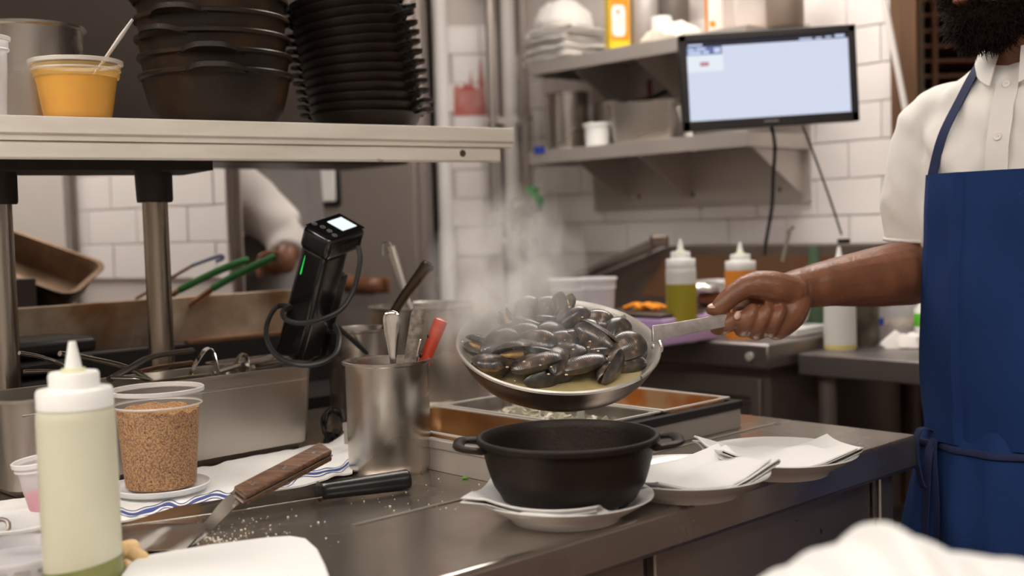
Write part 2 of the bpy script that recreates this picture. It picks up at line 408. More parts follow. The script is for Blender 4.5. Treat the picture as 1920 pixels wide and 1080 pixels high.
# hanging bunch at the conduit
hb = thing('hanging_bunch', 'dry brown bunch with a green leaf hanging by the conduits', 'herb', at(975, 425, 3.9))
DRY = material('dry_stems', (.30,.24,.18), .9); GREEN = material('green_leaf', (.04,.33,.06), .5)
m = MB()
for i in range(70):
    a = at(972+random.gauss(0,14), 392+random.gauss(0,10), 3.9+random.uniform(-.03,.03)); b = a + V((random.gauss(0,.03), random.gauss(0,.02), -random.uniform(.0,.06)))
    m.tube([a, (a+b)/2 + V((random.gauss(0,.01),0,0)), b], .0025, 4)
m.build('stems', DRY, hb)
m = MB()
for (x0,y0,x1,y1) in [(985,352,1016,396),(990,350,1005,372),(1000,372,1018,384)]:
    a, b = at(x0,y0,3.86), at(x1,y1,3.84); mid = (a+b)/2 + V((.01,-.02,.008))
    m.tube([a, lerp(a,mid,.5), mid, lerp(mid,b,.5), b], [.004,.017,.024,.018,.004], 8, flat=.4)
m.build('leaf', GREEN, hb)
MB().tube([at(975,395,3.9), at(974,340,3.93), at(984,330,3.95)], .002, 5).build('string', DRY, hb)

# ---- doorway with brown frame, stick and dark rack beyond
jb = wr0 - W*.0375
DOORW = material('brown_door_frame', (.15,.075,.035), .5, 0, (.09,.045,.022), 6, (4,4,.4))
struct(MB().box(jb + Z*1.35 - U*.02, (.03, .074, 2.7), (U, W, Z)).build('door_frame_1', DOORW, bevel=.004))
a, b = at(1656, -10, 2.99), at(1690, 165, 2.985); d = (b-a).normalized()
tag(MB().tube([a - d*.6, b - d*((b.z-.002)/d.z)], .0085, 10).build('broom_stick', material('white_stick', (.80,.76,.72), .4)), 'white painted stick leaning against the brown door frame', 'stick')
rk = thing('storage_rack', 'dark storage rack with brown shelves in the doorway behind the chef', 'rack', (at(1740,100,4.0).x, 4.0, 0))
RACKB = material('brown_rack_shelf', (.25,.12,.07), .5, .3); RACKD = material('rack_post_grey', (.26,.25,.20), .45, .6)
x0 = at(1672,100,4.0).x; x1 = at(1935,100,4.0).x
for i in range(16):
    MB().box(((x0+x1)/2, 4.15, 1.36+i*.052), (x1-x0, .34, .010)).build('shelf', RACKB, rk, smooth=False)
for px in (1719, 1752, 1900):
    p = at(px, 100, 3.975); MB().box((p.x, p.y, 1.12), (.038 if px < 1740 else .014, .02, 2.24)).build('post', RACKD if px < 1740 else RACKB, rk, smooth=False)
for px in (1700, 1860):
    p = at(px, 100, 4.33); MB().box((p.x, p.y, 1.12), (.034, .02, 2.24)).build('post', RACKD, rk, smooth=False)
struct(MB().box((1.95, 4.5, 1.35), (1.7, .06, 2.7)).build('wall_storeroom', STOREM))

# ============================================================ wall shelves over the prep table
SHM = material('shelf_sheet_steel', (.58,.53,.49), .35, .6, (.50,.45,.41), 3, rough2=.42)
def uw(u, wv, z): return KF + U*u + W*wv + Z*z
wallu = .70 - .012
def wall_w(px, py, u):            # position along the wall of a pixel, on the vertical plane u
    d = ray(px, py); t = (u - (CAMP-KF).dot(U)) / d.dot(U); p = CAMP + d*t; return (p-KF).dot(W), p.z
# upper shelf front edge through (990,112)-(1270,78); lower shelf (990,290)-(1400,255)
def wall_shelf(name, label, pl, pr, depth, bracket_h):
    uf = wallu - depth
    wl, zl = wall_w(*pl, uf); wr, zr = wall_w(*pr, uf); z = (zl+zr)/2
    t = thing(name, label, 'shelf', uw(wallu, (wl+wr)/2, z-.04))
    m = MB().uvbox(KF, uf, wallu, wr, wl, z-.004, z); m.build('deck', SHM, t, bevel=.001)
    MB().uvbox(KF, uf-.004, uf, wr, wl, z-.040, z+.001).build('front_lip', SHM, t, bevel=.001)
    for ww in (wr, wl-.004): MB().uvbox(KF, uf, wallu, ww, ww+.004, z-.040, z).build('side_lip', SHM, t)
    MB().uvbox(KF, wallu-.008, wallu, wr, wl, z-bracket_h-.03, z+.03).build('back_plate', SHM, t)
    for ww in (wr+.02, (wr+wl)/2, wl-.16):
        q = [uw(wallu, ww, z-.004), uw(uf+.03, ww, z-.004), uw(uf+.03, ww, z-.03), uw(wallu-.03, ww, z-bracket_h), uw(wallu, ww, z-bracket_h)]
        br = MB().prism(q, W*.004).build('bracket', SHM, t, smooth=False)
    for ww in (wr+.1, (wr+wl)/2, wl-.2):
        MB().lathe([(0,0),(.008,0),(.006,.005),(0,.006)], 10, uw(wallu-.008, ww, z-bracket_h+.01), (W, Z, -U)).build('bolt', DSTEEL, t)
    return t, z, uf, wl, wr
sh1, z1s, uf1, wl1, wr1 = wall_shelf('wall_shelf', 'upper steel wall shelf holding the folded white towels', (991,106), (1400,62), .30, .17)
sh2, z2s, uf2, wl2, wr2 = wall_shelf('wall_shelf', 'lower steel wall shelf holding the steel pans below the towels', (993,284), (1402,247), .30, .16)
BLUET = material('blue_tape', (.02,.05,.35), .6)
ww, zz = wall_w(1010, 282, uf2-.006)
MB().uvbox(KF, uf2-.007, uf2-.004, ww-.025, ww+.02, zz-.01, zz+.012).build('blue_tape', BLUET, sh2)
def onshelf(px, py, u, z):        # horizontal position under a pixel, at distance u, on height z
    ww, _ = wall_w(px, py, u); return uw(u, ww, z)

# towels folded and stacked on the upper shelf
random.seed(11)
TOWEL = material('white_towel', (.80,.77,.73), .95, 0, (.74,.70,.66), 8, bump=.5, bscale=220, sheen=.3)
def folded(c, ax, lx, ly, h, seed, mat=TOWEL, name='towel', parent=None, waves=.004, build=True, sag=.0):
    """a cloth folded in three: an S-section swept along its length, with soft waves"""
    rnd = random.Random(seed); X, Y, Zz = ax; c = V(c); path = []; r = h/6*.92
    n = 7
    path += [(-ly/2, r), (ly/2-r, r)]
    for k in range(1, n): a = -math.pi/2 + math.pi*k/n; path.append((ly/2-r+r*math.cos(a)*1.0, 2*r+r*math.sin(a)))
    path += [(ly/2-r, 3*r), (-ly/2+r, 3*r)]
    for k in range(1, n): a = -math.pi/2 - math.pi*k/n; path.append((-ly/2+r+r*math.cos(a), 4*r+r*math.sin(a)))
    path += [(-ly/2+r, 5*r), (ly/2-.01, 5*r)]
    dens = []
    for a, b in zip(path, path[1:]):
        k = 8 if abs(b[0]-a[0]) > .05 else 1
        dens += [(lerp(a[0], b[0], i/k), lerp(a[1], b[1], i/k)) for i in range(k)]
    dens.append(path[-1]); ph = [rnd.uniform(0, 6.3) for _ in range(6)]; m = MB()
    def fn(i, j):
        s = j*(len(dens)-1); k = min(int(s), len(dens)-2); y, z = dens[k] if s == k else (lerp(dens[k][0], dens[k+1][0], s-k), lerp(dens[k][1], dens[k+1][1], s-k))
        x = (i-.5)*lx
        wob = waves*(math.sin(x*38+ph[0]+y*9)+math.sin(y*45+ph[1]-x*17))*(.15+z/h)
        x2 = x*(1-.03*math.sin(y*20+ph[2])) + .006*math.sin(z*300+ph[3]); y2 = y + .006*math.sin(x*26+ph[4])
        return c + X*x2 + Y*y2 + Zz*(max(z + wob - sag*(x/lx)**2*4, r*.9) )
    m.grid(fn, 22, len(dens), thick=min(.0035, r*.8))
    return m
tc = onshelf(1072, 95, uf1+.15, z1s)
for i in range(4):
    ax = (U*math.cos(.1*i-.2) + W*math.sin(.1*i-.2), (W*math.cos(.1*i-.2) - U*math.sin(.1*i-.2)), Z)
    m = folded(tc + Z*(.0285*i+.001) + W*random.uniform(-.02,.02), ax, .22, .215-.012*i, .027, i, waves=.0035)
    tag(m.build('folded_towel', TOWEL), 'white folded towel, %s in the stack on the upper wall shelf' % ['lowest', 'second from the bottom', 'third from the bottom', 'topmost'][i], 'towel', 'folded towels on the wall shelf')
# rumpled towel behind, on top of stack
for (px, wd, sd) in ((1090, .17, 31), (1040, .10, 33)):
    c = tc + Z*.1175 + W*(.02 if px > 1060 else .10) - U*(.0 if px > 1060 else .0)
    m = MB().lathe([(0,.0),(wd*.5,.001),(wd*.52,.02),(wd*.42,.05),(wd*.25,.085),(0,.10)], 20, c); sdv = V((sd,0,0))
    m.v = [p + noise.noise_vector(p*22+sdv)*.016*min(1, max(0, (p.z-c.z)/.03)) for p in m.v]
    for p in m.v: p.z = max(p.z, c.z)
    tag(m.build('crumpled_cloth', TOWEL), 'crumpled white cloth heaped on the towel stack, the %s one' % ('larger' if px > 1060 else 'smaller'), 'cloth')
# yellow and orange carton
YEL = material('yellow_carton', (.75,.52,.02), .45); ORG = material('orange_print', (.80,.24,.01), .45); WPR = material('white_label_print', (.82,.78,.74), .5)
cc = onshelf(1158, 70, uf1+.08, z1s); X3, Y3 = (V((.97,.24,0)).normalized(), V((-.24,.97,0)).normalized())
tt = thing('carton', 'yellow and orange carton with a white label beside the towels', 'carton', cc)
MB().box(cc + Z*.09, (.066,.045,.18), (X3,Y3,Z)).build('box', YEL, tt, bevel=.003)
MB().box(cc + Z*.10 - Y3*.0232, (.058,.001,.13), (X3,Y3,Z)).build('orange_band', ORG, tt)
q = []
for k in range(24):
    a = 2*math.pi*k/24; q.append(cc - Y3*.0245 + X3*(.021*max(-1,min(1,1.25*math.cos(a))) - .004) + Z*(.092 + .046*max(-1,min(1,1.2*math.sin(a)))))
MB().prism(q, Y3*.001).build('label', WPR, tt, smooth=False)
MB().box(cc - Y3*.0252 + Z*.118 - X3*.006, (.010,.0008,.014), (X3,Y3,Z)).build('emblem', material('brown_print', (.42,.22,.12), .6), tt)
for k in range(3): MB().box(cc - Y3*.0252 + Z*(.095-.012*k) - X3*.004, (.030,.0008,.003), (X3,Y3,Z)).build('text_line', material('pink_print', (.72,.55,.5), .6), tt)
# grey canister, rumpled paper bag, small carton, tub, grey tin along the upper shelf
def canister(name, lab, cat, px, py, u, z, r, h, m, lid=None, n=28):
    c = onshelf(px, py, u, z); t = thing(name, lab, cat, c)
    MB().lathe([(0,0),(r*.96,0),(r,.004),(r,h-.004),(r*.97,h),(0,h)], n, c).build('body', m, t)
    if lid: MB().lathe([(0,h+.0),(r*1.05,h),(r*1.05,h+.014),(r,h+.017),(0,h+.017)], n, c).build('lid', lid, t)
    return t
TINM = material('grey_tin', (.42,.385,.36), .4, .5); TIN2 = material('dark_tin', (.12,.10,.085), .5, .4)
canister('canister', 'grey canister standing right of the yellow carton', 'canister', 1210, 60, uf1+.15, z1s, .045, .17, TINM, WPLAS)
canister('canister', 'dark canister behind the rumpled paper bag', 'canister', 1262, 40, uf1+.21, z1s, .05, .19, TIN2)
canister('canister', 'short white canister tucked behind the rumpled paper bag', 'canister', 1240, 50, uf1+.10, z1s, .03, .085, WPLAS)
PAPER = material('cream_paper', (.80,.74,.62), .8, 0, bump=.3, bscale=80)
c = onshelf(1258, 66, uf1+.07, z1s); m = MB().lathe([(0,0),(.085,.001),(.092,.015),(.07,.035),(.035,.052),(0,.056)], 26, c, (-W, U, Z), sq=(1.15,.55))
m.v = [p + noise.noise_vector(p*30)*.018*min(1, max(0, (p.z-c.z)/.02)) for p in m.v]
for p in m.v: p.z = max(p.z, c.z)
tag(m.build('paper_bag', PAPER), 'rumpled cream paper bag lying on the upper wall shelf', 'bag')
c = onshelf(1342, 45, uf1+.08, z1s); t = thing('small_carton', 'pinkish white carton with an orange spot above the screen', 'carton', c)
MB().box(c + Z*.065, (.055,.03,.13), (X3,Y3,Z)).build('box', material('pink_white_card', (.80,.70,.64), .6), t, bevel=.002)
MB().lathe([(0,0),(.010,0),(0,.001)], 14, c + Z*.03 - X3*.016 - Y3*.0152, (X3, Z, -Y3)).build('spot', ORG, t)
MB().box(c + Z*.065 - X3*.0277, (.001,.02,.12), (X3,Y3,Z)).build('edge_band', ORG, t)
c = onshelf(1400, 40, uf1+.12, z1s); t = thing('plastic_tub', 'clear square tub with white lid above the screen', 'tub', c)
MB().box(c + Z*.05, (.115,.10,.10), (X3,Y3,Z)).build('body', plastic_film('clear_tub_film', (.75,.68,.62), .62), t, bevel=.006)
MB().box(c + Z*.105, (.122,.107,.012), (X3,Y3,Z)).build('lid', WPLAS, t, bevel=.003)
MB().box(c + Z*.012, (.10,.085,.016), (X3,Y3,Z)).build('red_contents', material('red_sauce', (.55,.16,.10), .5), t, bevel=.004)
canister('canister', 'dull brown tin at the end of the upper wall shelf', 'canister', 1472, 30, uf1+.14, z1s, .05, .19, material('brown_tin', (.26,.20,.16), .5, .3))
# lower shelf: tall pot, steel pan, white cup, small items
def open_pot(name, lab, c, r, h, m, rim=.005, group=None, n=40, roll=True):
    t = thing(name, lab, 'pot', c, 0, group)
    MB().lathe([(0,.0),(r*.93,0),(r*.985,.006),(r,.018),(r,h-.004),(r+rim,h-.002),(r+rim,h+.002),(r-.001,h+.002),(r-.003,h-.006),(r-.003,.02),(r*.93,.005),(0,.005)], n, c).build('body', m, t)
    return t
open_pot('tall_pot', 'tall narrow steel pot at the left end of the lower wall shelf', onshelf(1064, 215, uf2+.14, z2s), .067, .185, STEEL)
c = onshelf(1120, 255, uf2+.06, z2s); t = thing('plastic_cup', 'small white plastic tub between the steel pots on the lower wall shelf', 'tub', c)
MB().lathe([(0,0),(.036,0),(.039,.062),(.043,.063),(.043,.072),(.039,.073),(0,.073)], 24, c).build('body', WPLAS, t)
c = onshelf(1218, 240, uf2+.15, z2s); t = thing('food_pan', 'deep steel food pan on the lower wall shelf next to the screen', 'pan', c)
MB().rrtub(c + Z*.125, V((.90,-.43,0)), V((.43,.90,0)), .22, .15, .124, rim=.008).build('body', STEEL, t)
t = thing('dark_pot', 'dark pot with a handle behind the pans on the lower wall shelf', 'pot', onshelf(1150, 200, uf2+.22, z2s)); c = wm(t).translation
MB().lathe([(0,0),(.06,0),(.064,.01),(.064,.15),(.060,.152),(.058,.02),(0,.01)], 28, c).build('body', DSTEEL, t)
a = c + Z*.14 - W*.06; MB().tube([a, a - W*.10 + Z*.01, a - W*.18 + Z*.03], [.008,.007,.008], 8).build('handle', BLACKP, t)
t = thing('paddle', 'dark red handled paddle standing behind the food pan', 'utensil', onshelf(1222, 240, uf2+.24, z2s)); c = wm(t).translation
MB().tube([c + Z*.001, c + W*.006 + Z*.21], [.010,.008], 8).build('handle', material('dark_red_handle', (.20,.03,.03), .5), t)
c = onshelf(1290, 248, uf2+.03, z2s)
tag(MB().box(c + Z*.045 + W*.01, (.012,.03,.09), ((X3*.95+Z*.3).normalized(), Y3, (Z*.95-X3*.3).normalized())).build('white_card', WPLAS, bevel=.002), 'white card leaning behind the screen on the lower wall shelf', 'card')

# ---- the screen
sa, sb = at(1272, 62, 2.78), at(1612, 232, 2.78)
mc = at(1441, 147, 2.78); sl = V((325, 0, -(-17))).normalized()
Xs = (at(1604,45,2.78) - at(1273,66,2.78)).normalized(); Zs = (at(1273,66,2.78) - at(1288,246,2.78)).normalized()
Zs = (Zs - Xs*Zs.dot(Xs)).normalized(); Ys = Zs.cross(Xs)
mw = (at(1604,45,2.78) - at(1273,66,2.78)).length; mh = (at(1273,66,2.78) - at(1288,246,2.78)).length
ax = (Xs, Ys, Zs)
t = thing('monitor', 'flat screen showing a pale blue page, mounted at the wall shelves', 'monitor', mc, mat=mat4(mc, Xs, Ys, Zs))
BEZ = material('black_bezel', (.014,.012,.013), .3)
MB().box(mc + Ys*.012, (mw, .026, mh), ax).build('case', BEZ, t, bevel=.004)
bw = .018
for (cx, cz, lx, lz) in ((0, mh/2-bw/2, mw, bw), (0, -mh/2+bw*.65, mw, bw*1.3), (-mw/2+bw/2, 0, bw, mh), (mw/2-bw/2, 0, bw, mh)):
    MB().box(mc + Xs*cx + Zs*cz - Ys*.004, (lx, .008, lz), ax).build('bezel', BEZ, t, bevel=.002)
SCR = emis('screen_page', (.69,.74,.90), .72)
def scr(name, x0, x1, y0, y1, m, o=.0015):
    cx, cz = (x0+x1)/2, (y0+y1)/2
    MB().box(mc + Xs*((cx-.5)*(mw-2*bw)) + Zs*((.5-cz)*(mh-2.3*bw)+.15*bw) - Ys*o, ((x1-x0)*(mw-2*bw), .0004, (y1-y0)*(mh-2.3*bw)), ax).build(name, m, t, smooth=False)
scr('page', 0, 1, .0, 1, SCR)
scr('dark_bar', 0, 1, 0, .065, emis('screen_dark', (.04,.036,.05), .7), .0020)
scr('tab', .0, .22, .065, .17, emis('screen_tab', (.16,.20,.40), .7), .0020)
EW = emis('screen_text', (.62,.70,.95), .72)
random.seed(3)
for (x0, x1, y0, y1) in [(.01,.10,.03,.055),(.01,.05,.08,.11),(.06,.12,.075,.105),(.01,.09,.12,.16),(.10,.14,.12,.155),(.17,.21,.085,.15),(.70,.78,.035,.055),(.80,.84,.035,.055),(.86,.90,.03,.05),(.92,.98,.015,.05)]:
    scr('text', x0, x1, y0, y1, EW, .0024)
scr('card', .0, .225, .17, .38, emis('screen_card', (.80,.86,.93), .74), .0022)
scr('red_text', .08, .135, .26, .31, emis('screen_red', (.55,.26,.30), .7), .0026)
for x0 in (.46, .55): scr('taskbar_text', x0, x0+.02, .985, .998, EW, .0024)
# bracket arm to the wall shelf
arm_end = uw(wallu-.02, wall_w(1430, 150, wallu-.02)[0], mc.z-.02)
MB().tube([mc + Ys*.03, lerp(mc, arm_end, .6)+Z*.0, arm_end], .014, 10).build('mount_arm', DSTEEL, t)
MB().box(mc + Ys*.03, (.09,.02,.09), ax).build('mount_plate', DSTEEL, t)
MB().box(mc - Zs*(mh/2-bw*.7) - Ys*.0085, (.034,.0008,.004), ax).build('brand_strip', material('grey_print', (.2,.2,.2), .5), t)
# cables down from the screen
pts = [at(1447,236,2.81), at(1453,275,2.80), at(1450,330,2.84), at(1447,390,2.88), at(1436,455,2.9), at(1434,480,2.9)]
tag(MB().tube(catmull(pts, 5), .0048, 8).build('power_cable', BLACKR), 'black power cable hanging straight below the screen', 'cable')
pts = [at(1505,236,2.82), at(1528,295,2.84), at(1555,370,2.86), at(1578,440,2.88)]
t = thing('thin_cable', 'thin dark cable slanting from the screen to a small plug', 'cable', pts[-1])
MB().tube(catmull(pts, 5), .0028, 8).build('wire', BLACKR, t)
e = at(1582,452,2.88); MB().box(e, (.030,.016,.012)).build('plug', BLACKP, t, bevel=.003)

# ============================================================ prep table, second table
PREP = material('prep_table_steel', (.24,.195,.17), .42, .5, (.19,.155,.135), 3, rough2=.5)
PREPT = material('prep_table_top', (.36,.32,.31), .3, .9, (.28,.25,.24), 4, rough2=.42)
t = thing('prep_refrigerator', 'refrigerated steel prep table standing along the tiled wall', 'fridge', uw(.3,.6,0))
wL = .90
MB().uvbox(KF, 0, .66, 0, wL, KZ-.058, KZ).build('worktop', PREPT, t, bevel=.006)
MB().uvbox(KF, .05, .64, .03, wL, .12, KZ-.06).build('body', PREP, t)
MB().uvbox(KF, .036, .05, .05, .42, .2, KZ-.085).build('vent_panel', PREP, t, bevel=.003)
for j in range(2):
    for i in range(14):
        zz = KZ-.13-i*.0125
        MB().uvbox(KF, .031, .037, .075+j*.09, .155+j*.09, zz-.004, zz+.002).build('louver', DSTEEL, t, smooth=False)
for (w0, w1) in ((.45,.88),):
    dr = MB().uvbox(KF, .03, .05, w0, w1, .2, KZ-.085).build('door', PREP, t, bevel=.004)
    MB().uvbox(KF, .012, .03, w0+.03, w0+.05, .5, .75).build('handle', STEEL, dr, bevel=.003)
for ww, px in ((.06,1428),(.5,1322)):
    pc = uw(-.001, .05 if ww < .3 else .34, KZ-.030 if ww < .3 else KZ-.15)
    MB().lathe([(0,0),(.010,0),(.010,.004),(0,.005)], 16, pc, (W, Z, -U)).build('badge', material('pale_badge', (.52,.5,.45), .4), t)
for a in (.07,.6):
    for b in (.06, wL-.06): MB().tube([uw(a,b,0), uw(a,b,.13)], .022, 10).build('leg', DSTEEL, t)
# raised lid / hood at the back of the prep table
HOOD = material('hood_brown_steel', (.20,.16,.135), .42, .7, (.14,.10,.08), 3)
HOODI = material('hood_inner_brown', (.17,.085,.04), .5, .4)
w0, zt = wall_w(1640, 468, .50); w1, zt2 = wall_w(1252, 452, .50); w2, zt3 = wall_w(1092, 528, .50); zt = (zt+zt2)/2
q = [uw(.50, w0+.0, KZ), uw(.50, w0, zt), uw(.50, w1, zt), uw(.50, w2, zt3), uw(.50, w2, KZ)]
MB().prism(q, U*.14).build('hood', HOOD, t, smooth=False, bevel=.004)
q = [uw(.49, w0+.05, KZ+.04), uw(.49, w0+.05, zt-.03), uw(.49, w1, zt-.03), uw(.49, w1+.1, KZ+.06)]
MB().prism(q, U*.014).build('hood_inner', HOODI, t, smooth=False)
q0 = uw(.46, w1+.01, zt+.01); q1 = uw(.42, w2, zt3)
MB().tube([q0, q1], .017, 8).build('hood_edge', DSTEEL, t)
MB().box(at(1236,452,2.95), (.045,.04,.03)).build('hinge', HOOD, t, bevel=.006)
MB().tube([at(1467,490,2.8), at(1480,432,2.82), at(1488,425,2.82)], .005, 8).build('lid_lever', STEEL, t)
# second table to the right
T2 = at(1474, 661, 2.63); T2F = V((T2.x, T2.y, 0)); tz = T2.z
t2 = thing('steel_table', 'dark steel table with an under-shelf right of the prep table', 'table', T2F - W*.5)
T2F = T2F - W*.028
MB().uvbox(T2F, 0, .5, -1.1, -.002, tz-.05, tz).build('worktop', PREPT, t2, bevel=.004)
MB().uvbox(T2F, .02, .48, -1.08, -.03, .50, .52).build('under_shelf', PREP, t2)
for a in (.05,.45):
    for b in (-.05,-1.05): MB().tube([T2F + U*a + W*b, T2F + U*a + W*b + Z*(tz-.05)], .022, 10).build('leg', PREP, t2)
MB().uvbox(T2F, .465, .475, -1.08, -.03, .52, tz-.05).build('back_panel', PREP, t2)
c = T2F + U*.22 - W*.36
tag(MB().box(c + Z*.605, (.30,.22,.168), (U,W,Z)).build('storage_bin', material('dim_blue_grey_bin', (.16,.16,.24), .5), bevel=.02, seg=3), 'dim blue-grey bin on the under-shelf of the dark steel table', 'bin')
# ============================================================ things on the prep table and the second table
def squeeze_bottle(name, label, c, r, h, body_m, sauce_m=None, level=0, tilt=0, group=None, cap_m=None, taper=1.0, tip=True, dir_=V((1,0,0))):
    """h: full height with nozzle"""
    c = V(c); t = thing(name, label, 'bottle', c, 0, group); cap_m = cap_m or WPLAS
    hb = h*.735
    MB().lathe([(0,0),(r*.93,0),(r*.985,.004),(r,.010),(r,hb-.014),(r*.985,hb-.006),(r*.93,hb-.001),(r*.80,hb),(0,hb)], 48, c).build('body', body_m, t)
    if sauce_m:
        m = MB(); n = 48; vs = []
        for k in range(n):
            a = 2*math.pi*k/n; d = V((math.cos(a), math.sin(a), 0)); lv = level + tilt*d.dot(dir_)*r
            vs += [c + d*(r*.90) + Z*.0006, c + d*(r*.985+.0006) + Z*.004, c + d*(r+.0005) + Z*.011, c + d*(r+.0005) + Z*lv]
        fs = [(k*4+i, ((k+1)%n)*4+i, ((k+1)%n)*4+i+1, k*4+i+1) for k in range(n) for i in range(3)]
        m.add(vs, fs).build('sauce', sauce_m, t)
    cp = MB(); z0 = hb-.002; hc = h*.115
    cp.lathe([(0,z0),(r*.84,z0),(r*.97,z0+.001),(r*.97,z0+hc*.62),(r*.93,z0+hc*.70),(r*.66,z0+hc*.72),(r*.64,z0+hc*.74),(r*.64,z0+hc*1.22),(r*.60,z0+hc*1.30),(0,z0+hc*1.31)], 48, c)
    cap = cp.build('cap', cap_m, t)
    if tip:
        zt = z0+hc*1.30
        MB().lathe([(0,zt),(r*.25,zt),(r*.22,zt+.004),(r*.105,h-.003),(r*.09,h),(0,h)], 24, c).build('nozzle', cap_m, cap)
        MB().lathe([(r*.25,zt),(r*.32,zt+.0005),(r*.30,zt+.0035),(r*.245,zt+.004)], 24, c).build('sauce_ring', material('pale_green_drip', (.70,.70,.45), .4) if 'pale_green_drip' not in MATS else MATS['pale_green_drip'], cap)
    return t
OILG = material('olive_oil_in_bottle', (.36,.31,.025), .3, 0, sss=.1); ORNS = material('orange_sauce', (.85,.30,.03), .35, 0, sss=.1); YELS = material('yellow_oil_dregs', (.72,.58,.22), .35)
BOTW = material('cloudy_bottle_plastic', (.74,.74,.70), .35, 0, sss=.1)
c = onz(1279, 640, KZ); c = at(1279, 625, 2.66); c.z = KZ
squeeze_bottle('squeeze_bottle', 'squeeze bottle of olive green oil on the prep table', c, .0355, .24, BOTW, OILG, .136)
c = at(1391, 640, 2.68); c.z = KZ
squeeze_bottle('squeeze_bottle', 'squeeze bottle of orange sauce behind the pan handle', c, .0365, .228, BOTW, ORNS, .163)
c = at(1576, 668, 2.655); c.z = tz
squeeze_bottle('squeeze_bottle', 'cloudy white squeeze bottle with yellow dregs on the dark steel table', c, .0365, .24, BOTW, YELS, .014)
c = at(1529, 640, 2.85); c.z = KZ
tag(MB().lathe([(0,0),(.036,0),(.038,.01),(.038,.13),(.02,.16),(.014,.165),(.014,.21),(0,.21)], 28, c).build('green_bottle', material('dark_green_glass', (.10,.17,.10), .2)), 'dark green glass bottle beside the cloudy white squeeze bottle', 'bottle')
FILM = plastic_film('clear_plastic_film', (.84,.82,.86), .42)
FILMW = plastic_film('cloudy_lid_film', (.88,.88,.87), .7, .35)
def deli(name, label, c, rt, rb, h, fill=None, fillh=0, ax=None, film=None, group=None, cat='container', fillname='contents', fillwob=0, rim_m=None):
    c = V(c); t = thing(name, label, cat, c, 0, group); ax = ax or (V((1,0,0)), V((0,1,0)), Z)
    def rr(z): return lerp(rb, rt, z/h)
    zb = h*.83
    m = MB().lathe([(0,.0015),(rb*.9,.0015),(rb,.004),(rr(zb),zb),(rr(zb)+.0022,zb+.001),(rr(h)+.0015,h-.006)], 56, c, ax)
    b = m.build('body', film or FILM, t)
    MB().lathe([(rr(h)+.0010,h-.007),(rr(h)+.0042,h-.006),(rr(h)+.0046,h-.001),(rr(h)+.003,h),(rr(h)+.0010,h-.001),(rr(h)+.0005,h-.006)], 56, c, ax).build('rim', rim_m or FILMW, t)
    MB().lathe([(rr(zb)+.0024,zb-.0012),(rr(zb)+.0034,zb+.0005),(rr(zb)+.0026,zb+.0022)], 56, c, ax).build('band', rim_m or FILMW, t)
    if fill:
        pr = [(0,.0025),(rb*.9,.0025),(rb-.0012,.005)]
        for i in range(1, 9): z = .005 + (fillh-.005)*i/8; pr.append((rr(z)-.0012, z))
        for i in range(1, 6): pr.append(((rr(fillh)-.0012)*(1-i/6), fillh))
        pr.append((0, fillh)); m = MB().lathe(pr, 56, c, ax)
        if fillwob:
            X, Y, A = ax
            m.v = [p + A*(noise.noise(p*70)*fillwob if (p-c).dot(A) > fillh-1e-4 else 0) for p in m.v]
        m.build(fillname, fill, t)
    return t
for i, px in enumerate((1066, 1123)):
    c = at(px, 600, 2.78+.02*i); c.z = KZ+.0
    z = KZ
    deli('deli_container', ['empty clear deli container with purple haze on the prep table, farther from the oil bottle', 'empty clear deli container on the prep table, nearer to the oil bottle'][i], c, .043, .034, .150, rim_m=FILMW)
PURP = material('lilac_cutting_board', (.46,.32,.52), .5)
for i, (h0, h1, lab) in enumerate([(0,.030,'lower lilac cutting board on the prep table'), (.032,.058,'upper lilac cutting board on the prep table')]):
    c0 = at(1215, 570, 2.72+.04*i)
    c0.z = KZ + (h0+h1)/2 + .001
    tag(MB().box(c0 + W*.02, (.20,.30,h1-h0), (U,W,Z)).build('cutting_board', material('lilac_board_%d' % i, (.52-.07*i,.36-.04*i,.60-.08*i), .5), bevel=.006, seg=3), lab, 'board')
BOARDZ = KZ + .059
c = at(1212, 530, 2.74); t = thing('carrot_peelings', 'orange carrot strips in a dark tray on the lilac board', 'vegetable', (c.x, c.y, BOARDZ+.012))
ORC = material('carrot_orange', (.85,.30,.02), .5)
for i in range(7):
    a = V((c.x, c.y, BOARDZ+.018)) + W*random.uniform(-.05,.05) + U*random.uniform(-.03,.03); d = (W*random.uniform(-1,1)+U*random.uniform(-.5,.5)).normalized()
    MB().tube(catmull([a - d*.03, a + Z*.008, a + d*.03 - Z*.002], 4), .0085, 7, flat=.5).build('strip', ORC, t)
m = MB().box(V((c.x, c.y, BOARDZ+.006)), (.16,.22,.010), (U,W,Z)); tag(m.build('dark_tray', DSTEEL, bevel=.003), 'flat dark tray under the orange carrot strips', 'tray')
